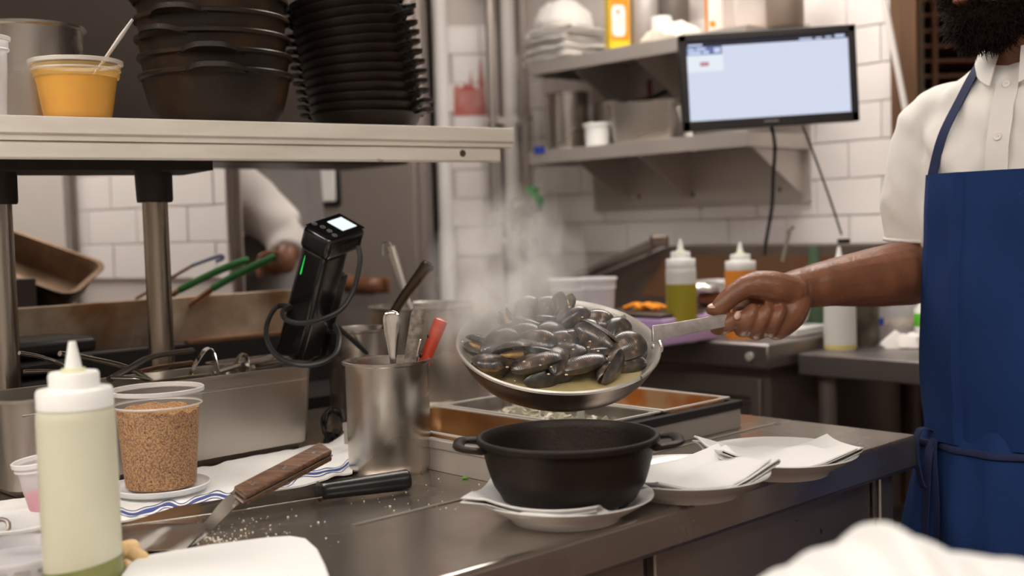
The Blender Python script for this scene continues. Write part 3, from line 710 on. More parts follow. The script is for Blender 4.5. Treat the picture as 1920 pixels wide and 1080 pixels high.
# white tub with blue mark and clutter of foil pans behind the orange bottle
c = at(1375, 570, 2.93); c.z = KZ; t = thing('white_tub', 'white plastic tub with a blue mark behind the orange sauce bottle', 'tub', c)
c2 = c + Z*.07
MB().rrtub(c + Z*.125, -W, U, .20, .12, .124, taper=.018, rim=.006).build('body', WPLAS, t)
MB().box(c + Z*.072 - U*.0565 + W*.055, (.034,.002,.016), (W, U, Z)).build('blue_mark', material('blue_print', (.03,.06,.35), .5), t)
FOIL = material('crumpled_foil', (.62,.58,.55), .3, .9, bump=.8, bscale=60)
for i, (px, py) in enumerate([(1318,540),(1338,560),(1322,578)]):
    c = at(px, py, 2.80+.02*i); zz = max(KZ+.006, c.z-.012)
    m = MB().ell((c.x, c.y, c.z), (.045,.035,.014), n=14, m=8); m.v = [p + noise.noise_vector(p*60)*.008 for p in m.v]
    tag(m.build('foil_wrap', [FOIL, material('rusty_wrap', (.30,.12,.07), .5), FOIL][i]), ['crumpled foil wrap, highest of the pile by the orange bottle', 'rust coloured wrap in the pile by the orange bottle', 'crumpled foil wrap, lowest of the pile by the orange bottle'][i], 'wrap')
c = at(1484, 612, 2.76); c.z = KZ
tag(MB().box(c + Z*.012, (.13,.11,.022), (U,W,Z)).build('white_board', WPLAS, bevel=.005), 'white cutting board at the corner of the prep table', 'board')
c = at(1486, 590, 2.77); c.z = KZ+.0235
tag(MB().rrtub(c + Z*.07, -W, U, .085, .075, .069, taper=.010, rim=.004).build('lidded_tub', FILMW), 'cloudy plastic tub on the white cutting board', 'tub')
# second table clutter
c = at(1620, 620, 2.725); c.z = tz; t = thing('dark_jar', 'dark glass jar behind the cloudy squeeze bottle', 'jar', c)
MB().lathe([(0,0),(.033,0),(.035,.01),(.035,.10),(.030,.12),(.030,.135),(0,.135)], 28, c).build('body', material('dark_jar_glass', (.05,.042,.03), .15, 0, (.11,.09,.06), 25), t)
MB().lathe([(0,.135),(.032,.135),(.032,.15),(0,.15)], 28, c).build('lid', BLACKP, t)
c = at(1690, 640, 2.79); c.z = tz; deli('deli_container', 'large clear container of brown scraps on the dark steel table', c, .056, .049, .125, material('brown_scraps', (.24,.14,.075), .8, 0, (.48,.36,.24), 40), .045, fillwob=.02)
MB().box(at(1652, 603, 2.765), (.012,.004,.018)).build('blue_tape', BLUET, [o for o in bpy.data.objects if o.get('label', '').startswith('large clear container')][0])
c = at(1734, 660, 2.70); c.z = tz; t = thing('small_bottle', 'small white bottle with green label by the apron', 'bottle', c)
MB().lathe([(0,0),(.022,0),(.023,.004),(.023,.085),(.012,.10),(.012,.115),(0,.115)], 24, c).build('body', WPLAS, t)
MB().lathe([(.0232,.045),(.0236,.046),(.0236,.075),(.0232,.076)], 24, c).build('label', material('green_label', (.12,.55,.03), .5), t)
MB().lathe([(0,.115),(.013,.115),(.013,.128),(0,.128)], 20, c).build('cap', BLUET, t)
c = at(1694, 676, 2.655); c.z = tz; m = MB().lathe([(0,0),(.05,.001),(.055,.012),(.042,.026),(.018,.033),(0,.034)], 26, c, sq=(1,.65))
m.v = [p + noise.noise_vector(p*40)*.014*min(1, max(0, (p.z-tz)/.012)) for p in m.v]
for p in m.v: p.z = max(p.z, tz+.0005)
tag(m.build('crumpled_towel', TOWEL), 'crumpled white towel at the front edge of the dark steel table', 'towel')

# ============================================================ left background: griddle, fridge, tools
RUST = material('rusty_splash_guard', (.46,.37,.27), .45, .5, (.20,.095,.03), 6, (1,1,1), .46, .70, col3=(.05,.022,.012), scale3=3.2, lo3=.52, hi3=.70, rough2=.55)
GRID = material('griddle_black', (.015,.012,.010), .5, .3, bump=.4, bscale=60)
g0 = at(300, 563, 2.34); gz = g0.z; G = V((g0.x, g0.y, 0))
t = thing('griddle', 'greasy griddle with rust stained splash guard behind the worktop', 'griddle', G + W*.3)
MB().uvbox(G, -.95, .42, -.235, -.022, 0, gz-.205).build('front_ledge', GRID, t)
MB().uvbox(G, -.95, .42, -.02, .62, 0, gz-.095).build('body', GRID, t)
MB().uvbox(G, -.95, .42, 0, .012, gz-.092, gz+.004).build('splash_guard', RUST, t, bevel=.002)
MB().uvbox(G, .05, .42, -.014, 0, gz-.094, gz-.088).build('guard_lip', material('copper_edge', (.38,.20,.11), .35, .9), t)
MB().uvbox(G, -.70, -.12, .34, .40, gz-.095, gz+.048).build('rear_guard', material('grey_guard', (.115,.09,.08), .5, .5), t, bevel=.003)
# dark stack of irons on the left
c = at(52, 640, 2.02); cw = (c-G).dot(W); c = c + W*(-.128-cw); c = V((c.x, c.y, gz-.2045))
st = thing('burner_grate', 'black burner grate stack standing before the griddle by the end post', 'grate', c)
for i in range(5): MB().box(c + Z*(.0145+.033*i) + U*(.004*math.sin(i*2)), (.19, .15, .026), (U, W, Z)).build('grate', GRID, st, bevel=.008)
MB().tube([c + U*.09 + Z*.11, c + U*.118 + Z*.112], .008, 8).build('knob', DSTEEL, st)
# upturned roasting pan
RP = material('browned_roasting_pan', (.11,.062,.034), .42, .5, (.26,.16,.095), 9, (1,1,1), .4, .68, rough2=.5)
p0 = at(52, 482, 2.62)
Xp = (at(178, 505, 2.62) - at(30, 452, 2.62)).normalized(); Yp = V((.30,.90,.27)); Yp = (Yp - Xp*Yp.dot(Xp)).normalized(); Np = Xp.cross(Yp)
tr_ = thing('roasting_pan', 'browned roasting pan tipped on its side above the griddle', 'pan', p0)
def rpan():
    m = MB(); a, b, h, rr_ = .142, .085, .065, .03
    def ring(a, b, r, z): return [p0 + Xp*(sx*(a-r)+r*math.cos(math.radians(a0+90*k/4))) + Yp*(sy*(b-r)+r*math.sin(math.radians(a0+90*k/4))) + Np*z for (sx,sy,a0) in ((1,1,0),(-1,1,90),(-1,-1,180),(1,-1,270)) for k in range(5)]
    R = [ring(a+.012,b+.012,rr_+.01,-.003), ring(a+.012,b+.012,rr_+.01,0), ring(a,b,rr_,0), ring(a-.018,b-.018,rr_,-h), ring(a-.016,b-.016,rr_,-h-.002), ring(a+.002,b+.002,rr_,-.003)]
    n = len(R[0]); m.v = [p for r in R for p in r]
    for i in range(6):
        if i == 3: continue
        for k in range(n): m.f.append((i*n+k, i*n+(k+1)%n, ((i+1)%6)*n+(k+1)%n, ((i+1)%6)*n+k))
    m.f.append(tuple(3*n+k for k in range(n))); m.f.append(tuple(4*n+k for k in range(n))[::-1]); return m
rpan().build('body', RP, tr_)
sc_ = V((p0.x, p0.y, gz-.0945)) - Xp*V((.02,.02,0)).length
hh = (p0 - Np*.070).z - (gz-.0945) - .036
MB().lathe([(0,0),(.085,0),(.09,.006),(.09,hh-.004),(.086,hh),(0,hh)], 32, sc_).build('dutch_pot', GRID)
tag(bpy.data.objects['dutch_pot'], 'black round pot under the tipped roasting pan', 'pot')
# tongs with green handles, blue handled one, over the griddle
GRH = material('green_vinyl_handle', (.035,.16,.045), .4); COPP = material('copper_steel', (.45,.26,.17), .3, .9)
def tong(name, lab, pts, hand, m, r=.008):
    t = thing(name, lab, 'utensil', pts[0])
    MB().tube(pts, r*.65, 8).build('shaft', COPP, t)
    MB().tube(catmull(hand, 4), r, 8, flat=.75).build('handle', m, t)
tong('tongs', 'upper green handled tongs lying over the griddle guard', [at(262,590,2.50), at(338,543,2.44)], [at(338,543,2.44), at(400,512,2.42), at(452,491,2.40), at(466,488,2.40)], GRH, .0105)
tong('tongs', 'lower green handled tongs lying over the griddle guard', [at(290,622,2.42), at(400,540,2.37)], [at(400,540,2.37), at(440,517,2.36), at(500,488,2.34), at(516,481,2.34)], GRH, .0105)
tong('blue_handle_spoon', 'thin blue ended spoon lying above the green tongs', [at(255,560,2.52), at(360,498,2.48)], [at(360,498,2.48), at(395,485,2.48), at(414,479,2.48), at(418,484,2.48), at(405,490,2.48)], material('blue_grey_handle', (.16,.17,.25), .35, .3), .0055)
# upright fridge in the middle
FR = material('fridge_door_steel', (.31,.265,.24), .42, .6, (.25,.21,.19), 2, rough2=.5)
f0 = at(566, 300, 3.72); f1 = at(796, 300, 3.72)
t = thing('upright_fridge', 'upright brownish steel refrigerator behind the immersion circulator', 'fridge', ((f0.x+f1.x)/2, 4.0, 0))
MB().box(((f0.x+f1.x)/2, 4.0, 1.05), (f1.x-f0.x, .50, 2.0)).build('body', FR, t, bevel=.01)
d = MB().box(((f0.x+f1.x)/2-.01, 3.73, 1.08), (f1.x-f0.x-.03, .04, 1.9)).build('door', FR, t, bevel=.012, seg=3)
a = at(611, 343, 3.70)
MB().box((a.x, 3.706, a.z), (.094,.02,.15)).build('latch_bezel', BLACKP, d, bevel=.012, seg=3)
MB().box((a.x, 3.698, a.z), (.062,.016,.122)).build('latch_plate', material('white_latch', (.78,.76,.72), .4), d, bevel=.006)
for sx in (-1,1): MB().box(((f0.x+f1.x)/2+sx*.14, 4.0, .025), (.05,.4,.05)).build('foot', DSTEEL, t)
# dark steel salamander above the griddle, behind the shelf
SAL = material('salamander_steel', (.06,.044,.035), .42, .4, (.040,.028,.022), 2.5, rough2=.48)
s0 = at(300, 250, 2.42); S0 = V((s0.x, s0.y, 0))
t = thing('salamander_broiler', 'dark steel broiler cabinet behind the stacked iron pots', 'broiler', S0 + W*.2 + Z*1.43)
MB().uvbox(S0, -.95, .66, -.0, .27, 1.412, 2.15).build('cabinet', SAL, t, bevel=.008)
MB().uvbox(S0, -.9, .6, -.012, 0, 1.47, 1.485).build('rail', GREASE, t)
for a in (-.9,.6): MB().uvbox(S0, a, a+.03, .20, .26, 2.15, 2.7).build('hanger', DSTEEL, t)

# ============================================================ overshelf on posts
sL = at(-330, 206, 1.0); SZ = 1.4255
def shelf_pt(px, py): return onz(px, py, SZ)
A0 = onz(0, 215, SZ); A1 = onz(964, 240.5, SZ)
SX = (A1 - A0); SX.z = 0; SLEN = SX.length; SX.normalize(); SY = V((-SX.y, SX.x, 0))
def sp(a, b, z): return V((A1.x, A1.y, 0)) + SX*a + SY*b + Z*z          # a <= 0 runs to the left
def sbox(m, a0, a1, b0, b1, z0, z1): return m.box(sp((a0+a1)/2, (b0+b1)/2, (z0+z1)/2), (a1-a0, b1-b0, z1-z0), (SX, SY, Z))
LFT = -1.75
t = thing('overshelf', 'cream painted overshelf on steel posts above the worktop', 'shelf', sp(-.7,.15,ZC))
sbox(MB(), LFT, 0, .004, .34, SZ-.012, SZ-.001).build('deck', PAINT, t)
q = [sp(0,0,SZ), sp(0,.03,SZ+.001), sp(0,.03,SZ-.034), sp(0,.006,SZ-.034), sp(0,.006,SZ-.026), sp(0,0,SZ-.024)]
MB().prism(q, SX*LFT).build('front_edge', PAINT, t, smooth=False, bevel=.0012)
sbox(MB(), LFT, -.022, .010, .018, SZ-.0605, SZ-.034).build('front_angle', PAINT, t, bevel=.004)
bl = at(884, 279, 1.99); b_ = (bl - sp(0,0,0)).dot(SX)
MB().lathe([(0,0),(.0062,0),(.005,.0025),(0,.003)], 14, sp(b_, .010, SZ-.045), (SX, Z, -SY)).build('bolt', material('rusty_bolt', (.10,.075,.05), .6, .5), t)
sbox(MB(), LFT, -.10, .05, .31, SZ-.030, SZ-.013).build('under_frame', GREASE, t)
sbox(MB(), LFT, -.52, .10, .26, SZ-.070, SZ-.030).build('under_channel', GREASE, t)
def shelf_a(px, py, b):            # run position along the shelf at offset b under pixel px
    d = ray(px, py); n = SY; tt = (sp(0,b,0) - CAMP).dot(n) / d.dot(n); p = CAMP + d*tt; return (p - sp(0,0,0)).dot(SX)
for px in (296, 2):
    a = shelf_a(px, 500, .19); p = sp(a, .19, 0)
    po = MB().tube([p + Z*(ZC+.002), p + Z*(SZ-.06)], .0205, 28).build('post', POSTM, t)
    sk = MB().lathe([(.0275,SZ-.118),(.029,SZ-.114),(.030,SZ-.07),(.031,SZ-.03),(0,SZ-.03)], 28, p); sk.lathe([(.0275,SZ-.118),(0,SZ-.118)], 28, p)
    sk.v = [q + noise.noise_vector(q*120)*.0012 for q in sk.v]; sk.build('post_socket', GREASE, t)
    MB().lathe([(.021,ZC+.0015),(.034,ZC+.0015),(.034,ZC+.008),(.021,ZC+.012)], 24, p).build('foot_flange', DSTEEL, t)

# ---- on the overshelf
ZS = SZ + .0012
def onshelf2(px, b): return sp(shelf_a(px, 180, b), b, ZS)
CR = .112
def casserole_mesh(r, h, wall=.0045, n=56, base=.80):
    # lathe body; outside wall slightly convex and tapered to the base
    o = [(0,0),(r*base*.86,0),(r*base*.95,.004),(r*base,.012)]
    for i in range(1, 7): z = .012 + (h-.022)*i/6; o.append((lerp(r*base, r*.985, (i/6)**.62), z))
    o += [(r*.99,h-.009),(r+.004,h-.007),(r+.0045,h-.002),(r+.003,h),(r-.001,h),(r-wall,h-.004)]
    for i in range(6, -1, -1): z = .012 + (h-.022)*i/6; o.append((lerp(r*base, r*.985, (i/6)**.62)-wall, max(z,.0085)))
    o.append((0,.007)); return MB().lathe(o, n)
def loop_handle(r, h, ang, wid=.072, out=.036, t1=.0072):
    """flat looped cast handle at the rim"""
    m = MB(); d = V((math.cos(ang), math.sin(ang), 0)); s = V((-math.sin(ang), math.cos(ang), 0))
    pts = []
    for k in range(17):
        a = -math.pi/2 + math.pi*k/16; ca, sa = math.cos(a), math.sin(a)
        ex = abs(ca)**.55; ey = math.copysign(abs(sa)**.55, sa)
        pts.append(d*(r - .002 + out*ex) + s*(wid/2*ey) + Z*(h-.012 + .003*ex))
    pts = [d*(r-.004) + s*(-wid/2-.006) + Z*(h-.011)] + pts + [d*(r-.004) + s*(wid/2+.006) + Z*(h-.011)]
    return m.tube(pts, t1, 10, flat=.62)
def tab_handle(r, h, ang, wid=.085, out=.030):
    """flat tab with a raised lip"""
    d = V((math.cos(ang), math.sin(ang), 0)); s = V((-math.sin(ang), math.cos(ang), 0))
    def fn(i, j):
        y = (j-.5)*2; o = out*(1-abs(y)**3.2)*i; return d*(r*math.cos(y*wid/2/r)*1.0 + o - .002) + s*(math.sin(y*wid/2/r)*r) + Z*(h + .009*math.sin(math.pi*i*.5)*(1-abs(y)**3))
    return MB().grid(fn, 6, 21, thick=.008)
# stack of seven nested casseroles
def casserole(name, label, c, r, h, ang, m, group=None, handles='loop', lean=V((0,0,1)), wid=.072, out=.036):
    X, Y, A = frame(lean); t = thing(name, label, 'casserole', c, group=group, mat=mat4(V(c), X, Y, A))
    casserole_mesh(r, h).build('body', m, t, world=False)
    for k in range(2):
        a = ang + math.pi*k
        (loop_handle(r, h, a, wid, out) if handles == 'loop' else tab_handle(r, h-.004, a, wid, out)).build('handle', m, t, world=False)
    return t
cs = onshelf2(408, .155); random.seed(4)
facing = math.atan2(-cs.y, -cs.x)
angs = [-.02, -.06, -.75, -.48, -1.05, .3, -.9, .2]
rs = [.117, .1165, .116, .1165, .116, .116, .116, .116]
proto = None
for i in range(6):
    c = cs + Z*(.0305*i) + SX*(.0012*math.sin(i*2.1)) + SX*(-.0014*i)
    lab = 'lowest cast iron casserole of the stack on the overshelf' if i == 0 else 'cast iron casserole, %s from the bottom of the stack on the overshelf' % ['', 'second', 'third', 'fourth', 'fifth', 'sixth'][i]
    if proto is None:
        proto = casserole('cast_iron_casserole', lab, c, .1215, .088, 0, IRONB, 'nested casseroles on the overshelf', 'tab', wid=.105, out=.020); o = proto
    else: o = copy_tree(proto); o['label'] = lab
    o.matrix_basis = Matrix.Translation(c) @ Matrix.Rotation(facing + angs[i], 4, 'Z')
# stack of little skillets with two curled tabs
def skillet_proto():
    r, h = .100, .032
    t = thing('gratin_skillet', 'x', 'skillet', (0,0,0), 0, 'stacked gratin skillets on the overshelf')
    o = [(0,0),(r*.80,0),(r*.85,.003),(r*.985,h-.004),(r,h-.002),(r,h),(r-.004,h),(r*.835,.007),(r*.79,.004),(0,.004)]
    MB().lathe(o, 56).build('body', IRON, t, world=False)
    for k in range(2):
        d = V((1 if k == 0 else -1, 0, 0)); s = V((0, d.x, 0))
        def fn(i, j):
            y = (j-.5)*2; ln = .028*(1-abs(y)**3)*i
            return d*(r*math.cos(y*.30) - .002 + ln) + s*(r*math.sin(y*.30)*(1-.12*i)) + Z*(h - .002 + (.0105*(1-(1-min(1,i*1.5))**2) - .0025*i*i)*max(0, 1-abs(y)**2.5))
        MB().grid(fn, 10, 15, thick=.0065).build('handle', IRON, t, world=False, bevel=.002)
    return t
sk = skillet_proto(); c0 = onshelf2(686, .150); rz = math.atan2((CX*V((1,1,0))).y, (CX*V((1,1,0))).x)
for i in range(14):
    o = sk if i == 0 else copy_tree(sk)
    o['label'] = 'lowest little iron skillet of the tall stack on the overshelf' if i == 0 else 'little iron skillet, %s from the bottom of the tall stack' % ['', 'second', 'third', 'fourth', 'fifth', 'sixth', 'seventh', 'eighth', 'ninth', 'tenth', 'eleventh', 'twelfth', 'thirteenth', 'fourteenth'][i]
    c = c0 + Z*(.0158*i) - V((.0022*i, 0, 0)); lean = V((-.012*i, -.02, 1)).normalized(); X, Y, A = frame(lean, V((1, -.10-.02*(i%3), 0)))
    rr_ = .10*(1 if i < 10 else 1)
    o.matrix_basis = mat4(c, X, Y, A) @ Matrix.Rotation(-.12 + .05*math.sin(i*1.7) + (.35 if i in (11,) else 0), 4, 'Z')
# steel pot, orange tub with spoon at the left end
c = onshelf2(58, .235)
open_pot('steel_pot', 'tall steel pot behind the yellow sauce tub on the overshelf', c, .082, .158, STEEL, rim=.006)
c = onshelf2(145, .085)
YSAUCE = material('yellow_sauce', (.84,.41,.010), .3, 0, (.80,.36,.008), 14, sss=.03)
deli('sauce_tub', 'clear plastic tub of yellow sauce on the overshelf', c, .0635, .0485, .090, YSAUCE, .064, film=plastic_film('tub_film', (.88,.80,.62), .10), cat='tub', fillname='sauce', rim_m=plastic_film('tub_rim_film', (.88,.84,.76), .55))
MB().lathe([(.0595,.064),(.0612,.064),(.0640,.082),(.0622,.082)], 56, c).build('sauce_smear', plastic_film('sauce_smear_film', (.86,.50,.08), .45), [o for o in bpy.data.objects if o.name == 'sauce_tub'][0])
t = thing('plastic_spoon', 'white plastic spoon stuck in the tub of yellow sauce', 'spoon', c)
a, b = c + V((.012,0,.05)), at(249, 36, (c.y-.0))
MB().tube([a, lerp(a,b,.35), lerp(a,b,.75), b], [.004,.0045,.0062,.0038], 10, flat=.45).build('handle', WPLAS, t)
MB().ell(a - (b-a).normalized()*.012, (.010,.006,.014)).build('bowl', WPLAS, t)
c = onshelf2(-18, .06)
deli('portion_cup', 'small clear portion cup beside the yellow sauce tub on the overshelf', c, .026, .021, .115, cat='cup')
# ============================================================ the worktop
C0 = onz(1728, 815, ZC); CF = V((C0.x, C0.y, 0))
t = thing('work_table', 'long stainless steel worktop with cabinet in the foreground', 'counter', CF - U*1.2 + W*.5)
MB().uvbox(CF, -3.1, 0, 0, 1.05, ZC-.052, ZC).build('worktop', TOPS, t, bevel=.007, seg=3)
CABM = material('cabinet_steel', (.40,.355,.315), .33, .9, (.30,.26,.225), 3, rough2=.45, col3=(.05,.035,.025), scale3=40, lo3=.70, hi3=.73)
MB().uvbox(CF, -3.05, -.05, .05, 1.0, .06, ZC-.052).build('cabinet', CABM, t)
for (a0, a1) in ((-.05,-.0), (-.62,-.10), (-1.22,-.64), (-1.82,-1.24)):
    if a1 == 0: MB().uvbox(CF, -.085, -.045, .025, .06, .0, ZC-.052).build('corner_leg', CABM, t, bevel=.003)
    else: MB().uvbox(CF, a0, a1, .034, .05, .09, ZC-.060).build('door', CABM, t, bevel=.003)
MB().uvbox(CF, -.094, -.090, .030, .05, .08, ZC-.06).build('seam_strip', CHROME, t)
MB().uvbox(CF, -3.0, -.1, .12, .95, 0, .06).build('plinth', DSTEEL, t)
MB().uvbox(CF, -.93, -.05, .235, .243, ZC, ZC+.0012).build('seam', material('seam_metal', (.45,.42,.36), .35, .9), t)

# ---- hotel pan with utensils, left
PL, PR = onz(28, 947, ZC), onz(600, 839, ZC)
d = (PR - PL); plen = d.length; PX = d.normalized(); PY = V((-PX.y, PX.x, 0))
PW = .125; PH = .136
pc = (PL + PR)/2 + PY*(PW/2 + .004)
hp = thing('hotel_pan', 'deep steel hotel pan full of utensils in front of the posts', 'pan', pc)
PANM = material('pan_sheet_steel', (.52,.48,.43), .34, 1, (.42,.385,.34), 3, rough2=.44)
MB().rrtub(pc + Z*(PH+.002), PX, PY, plen, PW, PH, rim=.011, taper=.006, rad=.03).build('body', PANM, hp)
hr = PL + (PR-PL)*.5
for sgn in (-1,): MB().uvbox
MB().box(pc - PY*(PW/2-.0005) + Z*(PH-.020), (plen*.93, .003, .004), (PX,PY,Z)).build('bead', PANM, hp, bevel=.001)
pzr = ZC + PH + .002
def dp(px): return lerp(1.60, 1.90, px/600)
def uten(name, lab, pts, r, m, flat=.5, grp='utensils in the hotel pan', sm=True, n=8):
    P = [at(x, y, dp(x) + dd) for (x, y, dd) in pts]
    rr_ = r*1.45
    return tag(MB().tube(catmull(P, 4) if sm else P, rr_, n, flat=flat, hint=Z).build(name, m), lab, 'utensil', grp)
UM = material('worn_utensil_steel', (.50,.46,.41), .25, 1); UM2 = material('brassy_utensil_steel', (.46,.37,.24), .28, 1)
uten('spoon', 'thin dull spoon lying beside the end post in the hotel pan', [(36,662,.0),(70,668,0),(112,682,.0),(150,706,.02)], .0042, UM)
uten('spoon', 'flat broad spoon handle crossing behind the bottle nozzle', [(112,663,.03),(170,673,.03),(240,690,.02),(285,716,.02)], .0058, UM)
uten('fork', 'flat fork handle resting level on the left pan edge', [(45,697,-.02),(113,697,-.02),(140,712,.0)], .004, UM)
uten('dark_ladle', 'dark ladle handle slanting up past the post', [(205,712,.0),(245,690,.01),(288,668,.03),(361,657,.04)], .0062, DSTEEL)
uten('table_knife', 'short copper toned handle beside the post', [(262,697,.04),(300,688,.05),(360,680,.06)], .0050, COPP)
uten('thin_tongs', 'bright narrow tong arm before the post', [(205,708,-.02),(250,709,-.02),(278,712,-.01)], .0038, CHROME)
uten('slotted_turner', 'brassy flat turner handle lying along the pan edge', [(268,720,-.02),(330,711,-.02),(392,703,-.02)], .0062, UM2, .35)
uten('thin_whisk', 'thin bright handle slanting between the bent tongs', [(400,700,.01),(450,685,.01),(511,668,.02)], .0046, CHROME, .8)
def strip(name, lab, pts, wid, m):
    P = catmull([at(x, y, dp(x)+dd) for (x, y, dd) in pts], 5); sd = (PY*.8 + PX*.2).normalized()
    mm = MB(); mm.grid(lambda i, j: P[min(int(round(i*(len(P)-1))), len(P)-1)] + sd*((j-.5)*wid), len(P), 2, thick=.0014)
    return tag(mm.build(name, m), lab, 'utensil', 'utensils in the hotel pan')
strip('bent_tongs', 'tall bent steel tongs hooked on the pan rim', [(352,712,0),(370,675,0),(386,654,0),(398,656,-.01),(408,690,-.02),(413,712,-.02)], .020, CHROME)
strip('bent_tongs', 'short bent steel tongs hooked over the pan rim near the circulator', [(436,700,.03),(446,672,.02),(458,662,.0),(464,672,-.02),(467,712,-.025)], .018, UM)
c = at(470, 690, 1.92); c.z = pzr - .028
tag(MB().rrtub(c + Z*.030, PX, PY, .13, .070, .045, rim=.007, taper=.006, rad=.02).build('small_insert_pan', UM), 'small steel insert resting in the right end of the hotel pan', 'pan')
uten('spoon', 'short handle end at the right of the hotel pan', [(480,690,.04),(520,682,.03),(545,680,.03)], .0045, UM)
m = MB()
for i in range(16):
    a = PL + PX*(.04 + .026*i) + PY*(.045+.04*math.sin(i*2.3)) + Z*(PH*.45); b = a + PX*random.uniform(-.14,.14)*.6 + PY*random.uniform(-.02,.02) + Z*random.uniform(.02,.05)
    bb = [a, (a+b)/2, b]
    ok = all(abs((q-pc).dot(PX)) < plen/2-.02 and abs((q-pc).dot(PY)) < PW/2-.015 for q in bb)
    if ok: tag(MB().tube(bb, .0045, 6, flat=.5).build('worn_utensil', DSTEEL if i % 2 else UM), 'worn steel utensil lying deep in the hotel pan', 'utensil', 'utensils deep in the hotel pan')

# ---- pots behind
fr_ = onz(812, 770, ZC); R_ = .117; c = fr_ + V((fr_.x, fr_.y, 0)).normalized()*R_
open_pot('stock_pot', 'large steel pot holding a ladle behind the utensil jar', c, R_, .196, STEEL, rim=.006); bigc = c
c = at(682, 790, 2.04); c.z = ZC; smc = c
open_pot('sauce_pot', 'small steel pot between the circulator and the large pot', c, .058, .176, STEEL, rim=.004)
t = thing('ladle', 'bright steel ladle with hooked end standing in the large pot', 'ladle', bigc + Z*.01)
dpt = bigc.y - .02
top, bot = at(733, 462, dpt+.0), bigc + V((-.02,-.01,.03))
pts = [bot, lerp(bot, top, .5), at(762, 580, dpt), top, ]
Pd = (top - at(790, 640, dpt)).normalized()
m = MB().tube([at(792,650,dpt-.01), lerp(at(792,650,dpt),top,.5), top], [.0075,.0085,.0125], 10, flat=.4, hint=V((0,1,0))); h = m.build('handle', CHROME, t)
hk = MB(); hp_ = [top, top + V((-.006,0,.008)), top + V((-.016,0,.004)), top + V((-.016,-.0,-.018))]
hk.grid(lambda i, j: catmull(hp_, 4)[min(12, int(round(i*12)))] + V((0,1,0))*((j-.5)*.026), 13, 2, thick=.0018); hk.build('hook', CHROME, h)
MB().lathe([(0,0),(.022,.004),(.036,.016),(.041,.032),(.0395,.032),(.034,.017),(.02,.006),(0,.003)], 24, bigc + Z*.012).build('bowl', CHROME, t)
MB().tube([bigc + Z*.04 + V((.036,-.01,0)), at(792,650,dpt-.01)], [.006,.0075], 8, flat=.5).build('shank', CHROME, t)
t = thing('pan_handle_spoon', 'dark brown handled spoon leaning out of the small pot', 'spoon', smc + Z*.02)
DKH = material('dark_bronze_steel', (.10,.075,.055), .28, .9)
P = [at(700,660,2.03), at(745,575,2.02), at(785,520,2.01), at(806,493,2.0)]
ht = V((0,-1,0))
MB().tube(catmull(P, 5), [.007+.0065*(i/15)**1.5 if i < 14 else .0145-.003*(i-13) for i in range(16)], 12, flat=.5, hint=V((0,1,0))).build('handle', DKH, t)
e = at(803, 497, 1.985); MB().tube([e + V((.0055*math.cos(a*.5236), -.001, .0055*math.sin(a*.5236))) for a in range(12)], .0013, 6, closed=True).build('hanging_hole', GREASE, t)
MB().tube([smc + Z*.03 + V((-.01,0,0)), at(700,660,2.03)], [.009,.007], 10, flat=.6).build('shank', DKH, t)
MB().ell(smc + Z*.035 + V((-.012,0,0)), (.022,.012,.026)).build('bowl', DKH, t)

# ---- immersion circulator
ax_a = V((.33, -.40, .90)).normalized()
Xc = (V((1, .1, 0)) - ax_a*V((1,.1,0)).dot(ax_a)).normalized(); Yc = ax_a.cross(Xc)
e1 = (-Xc*.80 + Yc*.60).normalized(); e2 = (Xc*.66 + Yc*.75).normalized(); e2 = (e2 - e1*e2.dot(e1)).normalized()
corner = at(622, 452, 1.86)                       # nearest top corner
L1, L2, HB = .062, .098, .255
ci = thing('immersion_circulator', 'black immersion circulator with lit display standing behind the hotel pan', 'appliance', corner - ax_a*HB + e1*.03 + e2*.03)
BG = material('glossy_black_plastic', (.010,.0095,.0095), .16, 0, coat=.3)
def cb(l1a, l1b, l2a, l2b, ha, hb_): return MB().box(corner + e1*((l1a+l1b)/2) + e2*((l2a+l2b)/2) - ax_a*((ha+hb_)/2), (l1b-l1a, l2b-l2a, hb_-ha), (e1, e2, ax_a))
cb(0, L1, 0, L2, 0, .042).build('head', BG, ci, bevel=.010, seg=4)
cb(.002, L1-.002, .002, .068, .03, HB).build('body', BG, ci, bevel=.012, seg=4)
cb(.010, L1-.010, .060, .098, .095, HB+.015).build('clamp', BLACKP, ci, bevel=.006)
cb(.010, L1-.010, .0, .058, HB-.005, HB+.09).build('heater_sleeve', STEEL, ci, bevel=.006)
q0 = corner + e1*.02 + e2*.09 - ax_a*.10
MB().prism([q0, q0 + e2*.012 - ax_a*.004, q0 + e2*.016 - ax_a*.03, q0 - e2*.008 - ax_a*.13, q0 - e2*.022 - ax_a*.12, q0 - e2*.004 - ax_a*.04], e1*.03).build('clamp_lever', BLACKP, ci, bevel=.003)
def onhead(a, b, la, lb, h=.0006): return MB().box(corner + e1*a + e2*b + ax_a*h, (la, lb, .0008), (e1, e2, ax_a))
onhead(L1/2, L2/2, L1-.006, L2-.006, .0002).build('face_plate', BG, ci, bevel=.0)
scm = onhead(L1/2, .066, .034, .038, .0008).build('display', emis('lcd', (.74,.86,.86), .95), ci, smooth=False)
RING = material('grey_ring_print', (.45,.45,.45), .4)
for k in range(4):
    cc = corner + e1*(.010+.0145*k) + e2*(.026-.004*abs(k-1.5)) + ax_a*.0011
    MB().tube([cc + e1*(.0042*math.cos(a*.524)) + e2*(.0042*math.sin(a*.524)) for a in range(12)], .00035, 4, closed=True).build('button_ring', RING, ci)
    MB().tube([cc - e1*.0015, cc + e1*.0015], .0003, 4).build('button_icon', RING, ci)
LED = emis('green_led', (.02,.65,.09), 1.0)
ld = corner + e1*(L1*.86) - e2*.0008
ld2 = corner + e1*(L1*.66)
